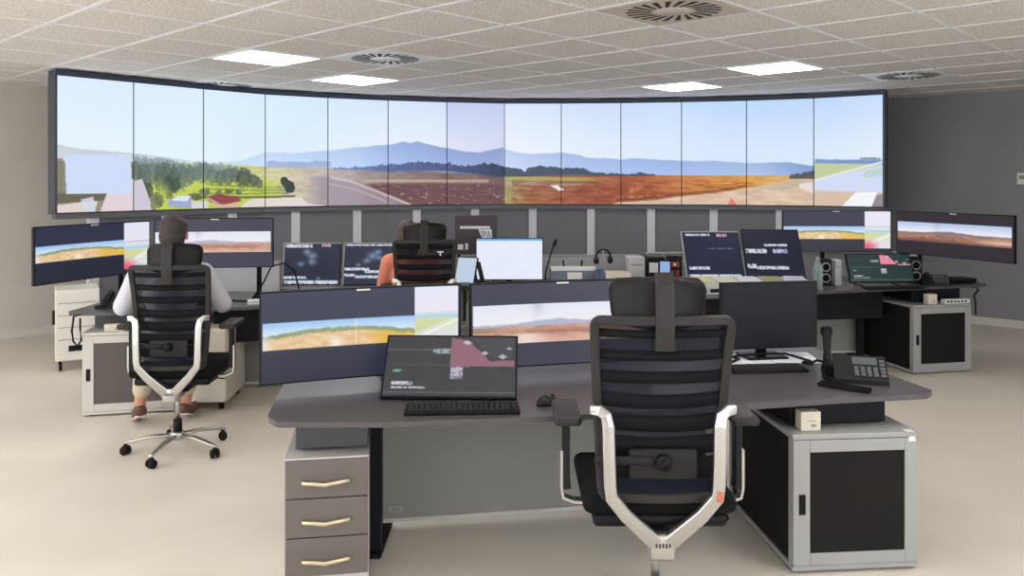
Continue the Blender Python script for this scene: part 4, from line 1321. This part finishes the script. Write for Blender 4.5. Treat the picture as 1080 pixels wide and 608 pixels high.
monitor('tilted black touch panel at right, above the loose papers', (2.015, 6.98), (2.51, 6.95), 1.29, .485, data_screen((20, 24, 46), [(.36, .78, .30, .35), (.02, .40, .41, .48), (.5, .76, .41, .48, (190, 180, 215)), (.02, .18, .71, .80), (.18, .74, .76, .83)]),
        64, 48, sag=0, tilt=R(33), base='easel', mark=False, group=touch)
def white_scr(U, V):
    img = np.zeros(U.shape + (3,)) + np.array([228., 234., 250.])
    img = mixc(img, (V < .05).astype(float), (96, 160, 216))
    return mixc(img, (V > .05) * (fbm(U * 20, V * 30) > .62) * .25, (210, 216, 236))
monitor('bright white computer screen at the far centre desk', (-.32, 7.22), (.275, 7.22), 1.135, .37, white_scr, 40, 30, sag=0, tilt=R(4), base='foot', mark=False, bez=.006)
monitor('small pale tablet leaning beside the bright white screen', (-.505, 7.08), (-.33, 7.0), .99, .235, lambda U, V: np.zeros(U.shape + (3,)) + np.array([188., 204., 222.]), 20, 20, sag=0, tilt=R(20), base='easel', mark=False, bez=.006)
monitor('tilted touch screen with mauve map area in front of the two curved monitors', (-.555, 3.43), (.02, 3.41), 1.025, .29, strip_tablet((56, 56, 60), (142, 98, 112), .50, .50), 130, 70, sag=0, tilt=R(38), base='easel', mark=False, bez=.008)
monitor('tilted green-black screen with pink map area on the far right desk', (2.93, 7.06), (3.51, 7.10), 1.02, .26, strip_tablet((24, 46, 46), (226, 130, 156), .52, .36), 90, 50, sag=0, tilt=R(20), base='easel', mark=False, bez=.008)
# ================================================================ small equipment
def keyboard(label, x, y, rz, w=.44, d=.135, z=DT):
    t = thing('keyboard', label, 'keyboard', (x, y, z), rz)
    mb = MB(); mb.box(-w / 2, w / 2, -d / 2, d / 2, 0, .016, .004, 2); mb.build('case', M['black'], t)
    mb = MB()
    nc, nr_ = 20, 6
    for r in range(nr_):
        for c in range(nc):
            if r == 0 and 4 <= c <= 9:
                continue
            cx = -w / 2 + .014 + (c + .5) * (w - .028) / nc; cy = -d / 2 + .012 + (r + .5) * (d - .024) / nr_
            mb.box(cx - .0085, cx + .0085, cy - .0075, cy + .0075, .0155, .022)
    cy = -d / 2 + .012 + .5 * (d - .024) / nr_
    x0 = -w / 2 + .014 + 4 * (w - .028) / nc
    mb.box(x0 + .002, x0 + 6 * (w - .028) / nc - .002, cy - .0075, cy + .0075, .0155, .022)
    mb.build('keys', M['keycap'], t)
    return t
keyboard('black keyboard in front of the tilted mauve touch screen', -.20, 3.285, R(3), .46)
keyboard('black keyboard under the switched-off monitor', 1.24, 3.98, R(5), .38, .125)
keyboard('black keyboard before the green-black screen on the far right desk', 3.26, 6.965, R(8), .52, .10)
keyboard('black keyboard in front of the man in white shirt', -2.35, 6.08, R(12), .42)

def mouse(label, x, y, rz):
    t = thing('computer_mouse', label, 'mouse', (x, y, DT), rz)
    mb = MB()
    vs = []; fs = []
    nu, nv = 18, 8
    for j in range(nv + 1):
        th = PI / 2 * j / nv
        for i in range(nu):
            ph = 2 * PI * i / nu
            r = math.cos(th) ** .7 if j < nv else 0
            vs.append((.031 * r * math.cos(ph), .055 * r * math.sin(ph), .004 + .032 * math.sin(th) * (1 - .12 * math.sin(ph))))
    for j in range(nv):
        for i in range(nu):
            i2 = (i + 1) % nu
            fs.append((j * nu + i, j * nu + i2, (j + 1) * nu + i2, (j + 1) * nu + i))
    fs.append(tuple(range(nu - 1, -1, -1)))
    mb.add(vs, fs, True)
    mb.cyl((0, 0, 0), (0, 0, .005), .026, .029)
    mb.build('shell', M['satin'], t)
    mb = MB(); mb.cyl((-.003, .03, .031), (.003, .03, .031), .007, n=14); mb.build('wheel', M['rubber'], t)
mouse('black computer mouse on the front desk beside the keyboard', .145, 3.375, R(-50))

KEYG = mat('phone_key_grey', (98, 98, 102), .5)
def phone(label, x, y, rz, s=1.0, group='black desk telephones', upright=False, z=DT):
    t = thing('desk_phone', label, 'telephone', (x, y, z), rz, group)
    S = Matrix.Scale(s, 4)
    mb = MB(S)
    prof = [(-.10, 0), (.10, 0), (.10, .085), (.075, .092), (-.09, .028), (-.10, .02)]
    n = len(prof)
    vs = [(sx, y_, z_) for sx in (-.11, .11) for y_, z_ in prof]
    fs = [tuple(range(n)), tuple(range(2 * n - 1, n - 1, -1))] + [(i, (i + 1) % n, n + (i + 1) % n, n + i) for i in range(n)]
    mb.add(vs, fs)
    mb.build('body', M['satin'], t)
    sl = math.atan2(.064, .165)
    T = S @ Matrix.Translation((0, -.09, .029)) @ Matrix.Rotation(sl, 4, 'X')
    mb = MB(T)
    for r in range(4):
        for c in range(4):
            mb.box(-.025 + c * .026, -.007 + c * .026, .012 + r * .019, .025 + r * .019, -.001, .005, .0015, 1)
    for r in range(5):
        mb.box(.082, .102, .012 + r * .028, .028 + r * .028, -.001, .004)
    mb.build('keys', KEYG, t)
    mb = MB(T); mb.box(-.03, .072, .10, .155, -.001, .005, .002, 1); mb.build('display', mat('lcd_grey', (84, 96, 98), .3), t)
    hs = MB(S @ Matrix.Translation((-.075, -.005, .06)) @ Matrix.Rotation(sl, 4, 'X')) if not upright else MB(S @ Matrix.Translation((-.135, .03, .115)) @ Matrix.Rotation(R(78), 4, 'X'))
    hs.sweep([(0, -.095, .004), (0, -.07, .02), (0, 0, .028), (0, .07, .02), (0, .095, .004)], .02, .012, 10, taper=[1.1, 1.0, .8, 1.0, 1.1])
    hs.cbox((0, -.085, -.002), (.05, .045, .03), .012, 3); hs.cbox((0, .085, -.002), (.05, .045, .03), .012, 3)
    h = hs.build('handset', M['black'], t)
    mb = MB(S)
    pts = []
    for i in range(120):
        a = i / 119
        cx = -.10 - .05 * math.sin(PI * a); cy = -.10 + .16 * a - .02
        pts.append((cx + .006 * math.cos(i * 1.3), cy, .010 + .006 * math.sin(i * 1.3)))
    mb.sweep(pts, .0022, n=5); mb.build('coiled_cord', M['black'], t)
    if upright:
        mb = MB(S); mb.box(-.155, -.112, -.01, .07, 0, .05, .006, 2); mb.build('cradle', M['black'], t)
    return t
phone('black desk phone with upright handset, on the front desk right end', 1.62, 3.80, R(-18), 1.05, upright=True)
phone('black desk phone at the tip of the left desk', -2.88, 5.98, R(10), 1.0)
phone('black desk phone on the far right desk end, before a second black case', 3.76, 7.23, R(-20), .92)
# armrest of the phone's cable: dark pen tray in front of the phone
t = thing('pen_tray', 'long black tray lying in front of the desk phone', 'tray', (1.475, 3.62, DT), R(-38))
mb = MB(); mb.box(-.11, .11, -.022, .022, 0, .006, .002, 1); mb.box(-.11, .11, -.022, -.016, .006, .02); mb.box(-.11, .11, .016, .022, .006, .02); mb.build('body', M['black'], t)
t = thing('headset_case', 'flat black case on the far right desk tip', 'case', (4.03, 7.40, DT), R(12))
mb = MB(); mb.box(-.15, .15, -.09, .09, 0, .045, .018, 3); mb.build('body', M['black'], t)
mb = MB(); mb.sweep([(-.06, -.09, .03), (-.04, -.115, .035), (.04, -.115, .035), (.06, -.09, .03)], .006, n=8); mb.build('grip', M['satin'], t)

def junction(label, x, y, z, rz, w=.085, h=.07, d=.06):
    t = thing('junction_box', label, 'box', (x, y, z), rz, 'small white boxes on the cabinets')
    mb = MB(); mb.box(0, w, 0, d, 0, h, .004, 2); mb.build('case', M['cream'], t)
    mb = MB(); mb.box(w * .3, w * .75, -.0012, -.0002, h * .5, h * .54); mb.box(w * .5, w * .75, -.0012, -.0002, h * .22, h * .36); mb.build('label_print', M['panel'], t)
junction('small cream box on top of the cabinet nearest the camera', 1.225, 3.455, .5835, R(5), .088, .082)
junction('small cream box on top of the light framed left cabinet', -2.86, 5.715, .5855, R(13), .13, .05)
junction('small cream box on top of the far right cabinet', 3.55, 6.955, .5855, R(12), .09, .085)
t = thing('network_switch', 'white-fronted switch box above the far right cabinet', 'box', (3.72, 7.005, .5855), R(12))
mb = MB(); mb.box(0, .25, 0, .05, 0, .035); mb.build('case', M['white_pl'], t)
mb = MB()
for k in range(6): mb.box(.02 + k * .035, .042 + k * .035, -.001, .0, .01, .025)
mb.build('ports', M['black'], t)
tag(MB().sweep([(4.02, 7.06, .718), (4.02, 7.03, .70), (3.955, 6.985, .66), (3.965, 6.975, .60), (3.96, 6.968, .50)], .008, n=8).build('hanging_cable', M['black'], None), 'black cable hanging over the far right cabinet door', 'cable')
tag(MB().sweep([(-3.02, 5.69, .71), (-3.04, 5.655, .70), (-3.05, 5.65, .60), (-3.04, 5.65, .53), (-3.01, 5.65, .50), (-2.985, 5.65, .54), (-2.995, 5.655, .62), (-3.0, 5.665, .69)], .007, n=8).build('hanging_cable', M['black'], None), 'black cable loop hanging from the left desk tip', 'cable')

# papers and cables below the switched-off monitor
for k, (x, y, rz, l) in enumerate(((1.20, 4.26, R(6), 'white paper sheet with cables on it, left under the switched-off monitor'), (1.46, 4.30, R(-4), 'white paper sheet under the base of the switched-off monitor, right of its neck'))):
    t = thing('paper_sheet', l, 'paper', (x, y, DT), rz, 'white sheets on the front desk')
    MB().box(-.125, .125, -.16, .10, 0, .0015).build('sheet', M['paper'], t)
tag(MB().sweep([(1.10, 4.11, .728), (1.17, 4.20, .728), (1.14, 4.25, .728), (1.19, 4.22, .742), (1.30, 4.235, .748), (1.42, 4.235, .748), (1.50, 4.20, .728), (1.52, 4.15, .728), (1.47, 4.12, .728), (1.50, 4.10, .728), (1.56, 4.17, .728), (1.60, 4.08, .728)], .0065, n=8).build('coiled_cable', M['black'], None), 'black cable curling over white paper below the switched-off monitor', 'cable')

# wall socket on the front modesty panel
d_ = Vector((.98 + .68, 4.12 - 3.84, 0)).normalized(); p = Vector((-.68, 3.84, 0)) + d_ * .13
t = thing('cable_outlet', 'small pale outlet low on the front desk panel', 'outlet', (p.x, p.y, .075), math.atan2(d_.y, d_.x))
MB().box(-.035, .035, -.010, -.0, 0, .035, .002, 1).build('plate', M['frame'], t)
MB().box(-.02, .02, -.0115, -.0102, .01, .025).build('slot', M['panel'], t)

# ---- far centre desk
t = thing('notice_board', 'dark framed notice board with a white bar and badge behind the white screen', 'board', (-.335, 7.60, DT), 0)
MB().box(-.195, .195, 0, .02, .235, .60, .004, 1).build('board', mat('board_dark', (76, 66, 72), .5), t)
mb = MB(); mb.box(-.15, .13, -.003, -.0005, .475, .50); mb.build('white_bar', M['paper'], t)
mb = MB(); mb.prism([(.02, .47), (.145, .47), (.15, .40), (.13, .37), (.06, .38)], -.0, .0025, xf=Matrix.Rotation(PI / 2, 4, 'X')); bd = mb.build('badge', M['paper'], t)
mb = MB()
def stroke(a, b, w=.008):
    a = Vector(a); b = Vector(b); mb.sweep([(a.x, -.0035, a.y), (b.x, -.0035, b.y)], w * .5, .0008, 4, ref=(0, 1, 0))
for q in (((.045, .45), (.07, .45)), ((.058, .45), (.062, .40)), ((.08, .45), (.08, .405)), ((.08, .45), (.098, .44)), ((.098, .44), (.082, .425)), ((.105, .40), (.118, .45)), ((.118, .45), (.13, .40))):
    stroke(*q)
mb.build('lettering', M['blue'], bd)
mb = MB(); mb.box(-.17, -.12, -.003, -.0005, .28, .33); mb.box(-.10, -.075, -.003, -.0005, .28, .34); mb.build('note', M['paper'], t)
for s in (-1, 1):
    MB().box(s * .16 - .012, s * .16 + .012, 0, .02, 0, .236).build('leg', M['black'], t)
MB().box(-.19, .19, -.03, .06, 0, .01).build('base', M['black'], t)

t = thing('gooseneck_microphone', 'black gooseneck microphone beside the bright white screen', 'microphone', (.29, 7.12, DT), 0)
MB().lathe([(.045, 0), (.045, .018), (.02, .03)], 20).build('base', M['white_pl'], t)
MB().sweep([(0, 0, .025), (.004, 0, .12), (.03, 0, .22), (.06, 0, .32), (.075, 0, .36)], .007, n=8).build('neck', M['black'], t)
MB().sweep([(.072, 0, .35), (.085, 0, .38), (.096, 0, .41)], .015, n=10, taper=[.7, 1.1, .8]).build('capsule', M['black'], t)

t = thing('desk_printer', 'slate printer with white front at the far centre desk', 'printer', (.545, 7.25, DT), 0)
mb = MB(); mb.box(-.21, .21, -.10, .14, 0, .13, .012, 3); mb.build('body', mat('slate_printer', (104, 116, 132), .5), t)
MB().box(-.20, .20, -.09, .10, .131, .155, .006, 2).build('lid', M['white_pl'], t)
MB().box(-.06, .07, -.106, -.1005, .06, .12, .002, 1).build('front_plate', M['white_pl'], t)
for s in (-1, 1): MB().sweep([(s * .08, .08, .15), (s * .085, .085, .21)], .008, n=8).build('paper_guide', M['black'], t)

t = thing('pen_cup', 'slate blue cup standing between printer and beige box', 'cup', (.76, 7.06, DT), 0)
MB().lathe([(.036, 0), (.042, .03), (.042, .155), (.038, .155), (.036, .02)], 20).build('cup', M['blue'], t)
t = thing('headset', 'black headset standing behind the slate blue cup', 'headset', (.83, 7.42, DT), R(20))
MB().sweep([(.075 * math.cos(a), 0, .215 + .085 * math.sin(a)) for a in [PI * k / 12 for k in range(13)]], .008, .014, 8, ref=(0, 1, 0)).build('headband', M['black'], t)
for s in (-1, 1):
    MB().cyl((s * .06, 0, .20), (s * .085, 0, .20), .036, .03, 18).build('ear_cushion', M['satin'], t)
MB().cyl((0, 0, .012), (0, 0, .295), .008).build('stand_post', M['frame'], t)
MB().lathe([(.05, 0), (.05, .01), (.01, .014)], 20).build('stand_base', M['frame'], t)

def crate(name, label, x, y, w, d, h, m, rz=0, extra=None, cat='box'):
    t = thing(name, label, cat, (x, y, DT), rz)
    MB().box(-w / 2, w / 2, -d / 2, d / 2, 0, h, .006, 2).build('case', m, t)
    if extra: extra(t, w, d, h)
    return t
def slots(t, w, d, h):
    mb = MB()
    for k in range(3):
        mb.box(-w * .4, w * .4, -d / 2 - .002, -d / 2 + .001, h * (.25 + .2 * k), h * (.25 + .2 * k) + .004)
    mb.build('front_slot', M['panel'], t)
crate('cream_box', 'flat cream box at the far centre desk, right of the slate blue cup', .92, 7.15, .22, .2, .125, M['cream'], 0, slots)
def latch(t, w, d, h):
    MB().box(-w * .35, w * .35, -d / 2 - .004, -d / 2 + .001, h * .7, h * .76).build('front_groove', M['panel'], t)
crate('grey_case', 'tall light grey case between cream box and black receiver', 1.10, 7.30, .15, .2, .245, M['riser'], 0, latch)
def dials(t, w, d, h):
    mb = MB(); mb.box(-w * .42, w * .1, -d / 2 - .003, -d / 2 + .001, h * .45, h * .8); mb.build('white_face', M['paper'], t)
crate('radio_receiver', 'black receiver with white face, beside the tall light grey case', 1.275, 7.30, .15, .2, .25, M['black'], 0, dials, 'radio')
def reds(t, w, d, h):
    for k in range(4):
        mb = MB(); mb.box(-w * .3 + (k % 2) * w * .34, -w * .3 + (k % 2) * w * .34 + w * .26, -d / 2 - .006, -d / 2 + .001, h * (.35 + .28 * (k // 2)), h * (.35 + .28 * (k // 2)) + h * .18, .002, 1); mb.build('red_button', M['red'], t)
    MB().cbox((0, -d / 2 - .004, h * .72), (w * .16, .012, h * .1), .003, 2).build('switch', M['white_pl'], t)
crate('radio_console', 'black radio panel with red buttons beside the tilted touch panels', 1.425, 7.18, .13, .16, .27, M['black'], R(-6), reds, 'radio')
monitor('small leaning handheld with light blue screen before the black receiver', (1.255, 6.98), (1.36, 6.96), .965, .22, lambda U, V: np.zeros(U.shape + (3,)) + np.array([142., 168., 214.]), 10, 20, sag=0, tilt=R(14), base='easel', mark=False, bez=.012)
t = thing('handset_dock', 'black handset dock beside the small pale tablet', 'dock', (-.235, 6.98, DT), R(-15))
MB().box(-.06, .06, -.05, .05, 0, .07, .01, 2).build('base', M['black'], t)
MB().sweep([(-.02, .0, .07), (-.045, .02, .15), (-.07, .04, .22)], .018, .014, 8, sq=True).build('handset', M['satin'], t)

t = thing('control_console', 'low grey console under the loose papers and touch panels', 'console', (2.03, 6.62, DT), 0)
mb = MB(); mb.xf = Matrix.Rotation(PI / 2, 4, 'Z') @ Matrix.Rotation(PI / 2, 4, 'X')
mb.prism([(0, 0), (.33, 0), (.33, .105), (.03, .085), (0, .06)], -.58, .44)
mb.build('body', M['riser'], t)
mb = MB()
for k in range(9): mb.box(-.52 + k * .1, -.45 + k * .1, -.003, .001, .015, .045, .001, 1)
mb.build('front_key', M['black'], t)
# ---- papers on the far right desk
cols = [('yellow', (216, 206, 160)), ('pale', (206, 210, 190)), ('white', (214, 216, 222)), ('olive', (150, 150, 110)), ('lavender', (190, 190, 210))]
for k, (n_, c) in enumerate(cols):
    t = thing('paper_sheet', '%s paper sheet lying before the touch panels, %s' % (n_, ['first from the left', 'second from the left', 'in the middle', 'beside the middle one', 'rightmost'][k]), 'paper', (1.58 + k * .195, 6.80 + .004 * k, DT + .098), R(8 - 5 * k), 'loose papers before the touch panels')
    MB(Matrix.Rotation(R(3.8), 4, 'X')).box(-.085, .085, -.13, .13, .0 + .001 * k, .002 + .001 * k).build('sheet', mat('paper_' + n_, c, .8, var=.06, scale=14), t)

# ---- far right desk
t = thing('water_bottle', 'clear plastic bottle standing left of the speakers', 'bottle', (2.60, 6.93, DT), 0)
MB().lathe([(.036, 0), (.04, .01), (.04, .10), (.036, .115), (.04, .13), (.04, .19), (.02, .235), (.016, .25)], 20).build('body', M['glass'], t)
MB().lathe([(.018, .25), (.018, .272)], 16).build('cap', M['frame'], t)
def speaker(label, x, y, rz):
    t = thing('desk_speaker', label, 'speaker', (x, y, DT), rz, 'small black twin-cone speakers')
    MB().box(-.055, .055, -.05, .06, 0, .235, .008, 2).build('case', M['black'], t)
    for z in (.07, .165):
        mb = MB()
        ring = [(.036 * math.cos(2 * PI * k / 20), -.053, z + .036 * math.sin(2 * PI * k / 20)) for k in range(22)]
        mb.sweep(ring, .005, .004, 8, ref=(0, 1, 0)); r = mb.build('cone_ring', M['frame'], t)
        MB().cyl((0, -.052, z), (0, -.046, z), .030, .012, 18).build('cone', M['rubber'], r)
speaker('black twin-cone speaker between the bottle and the grey modem', 2.75, 7.20, R(3))
speaker('black twin-cone speaker right of the green-black screen', 3.63, 7.36, R(-8))
crate('modem', 'upright light grey modem left of the green-black screen', 2.872, 7.24, .06, .14, .225, M['riser'], 0, latch)
# ---- left desk
crate('cable_box', 'small white box on the left desk, beside the angled beige pedestal', -1.90, 6.10, .15, .08, .035, M['white_pl'], R(13), latch)
tag(MB().sweep([(-2.0, 6.28, .728), (-1.93, 6.35, .86), (-1.90, 6.44, .97), (-1.80, 6.46, .99), (-1.72, 6.45, .93), (-1.68, 6.42, .80), (-1.68, 6.40, .728)], .007, n=8).build('looping_cable', M['black'], None), 'black cable looping behind the brown sunset monitor', 'cable')
tag(MB().sweep([(-2.22, 6.30, .728), (-2.10, 6.22, .729), (-2.02, 6.20, .728), (-1.8, 6.25, .728), (-1.66, 6.33, .728)], .007, n=8).build('desk_cable', M['black'], None), 'black cable lying along the rear of the left desk', 'cable')
crate('adapter', 'small black adapter on the left desk by the cables', -1.83, 6.20, .07, .05, .035, M['black'], R(20), latch, 'adapter')

# ================================================================ light, camera, output
w = bpy.data.worlds.new('world'); bpy.context.scene.world = w; w.use_nodes = True
w.node_tree.nodes['Background'].inputs[0].default_value = (.92, .96, 1.0, 1)
w.node_tree.nodes['Background'].inputs[1].default_value = 4.2
for k, (a0, a1) in enumerate(ADDED_WINS):  # portals for daylight through the added windows
    l = bpy.data.lights.new('added_window_portal', 'AREA'); l.shape = 'RECTANGLE'; l.size = a1 - a0; l.size_y = 2.2
    l.cycles.is_portal = True
    o = bpy.data.objects.new('added_window_portal', l); COL.objects.link(o)
    p = ab((a0 + a1) / 2, B0 - .10, 1.35); o.location = p
    o.rotation_euler = B.to_track_quat('-Z', 'Z').to_euler()
for k, (b0, b1) in enumerate(ADDED_WINB):
    l = bpy.data.lights.new('added_window_portal', 'AREA'); l.shape = 'RECTANGLE'; l.size = b1 - b0; l.size_y = 2.2
    l.cycles.is_portal = True
    o = bpy.data.objects.new('added_window_portal', l); COL.objects.link(o)
    o.location = ab(A0 - .10, (b0 + b1) / 2, 1.35)
    o.rotation_euler = A.to_track_quat('-Z', 'Z').to_euler()
cam = bpy.data.cameras.new('camera'); co = bpy.data.objects.new('camera', cam); COL.objects.link(co)
co.location = (0, 0, EYE); co.rotation_euler = (R(90), 0, 0)
cam.sensor_width = 36; cam.lens = F / 1080 * 36; cam.shift_y = -114 / 1080
cam.clip_start = .05
sc = bpy.context.scene
sc.camera = co
sc.view_settings.view_transform = 'Standard'; sc.view_settings.look = 'None'; sc.view_settings.gamma = 1.0
sc.view_settings.exposure = 0.0
sc.view_settings.use_curve_mapping = False
try:
    sc.cycles.use_denoising = True
    sc.cycles.max_bounces = 8; sc.cycles.diffuse_bounces = 5; sc.cycles.transparent_max_bounces = 12
    sc.cycles.sample_clamp_indirect = 6
except Exception:
    pass
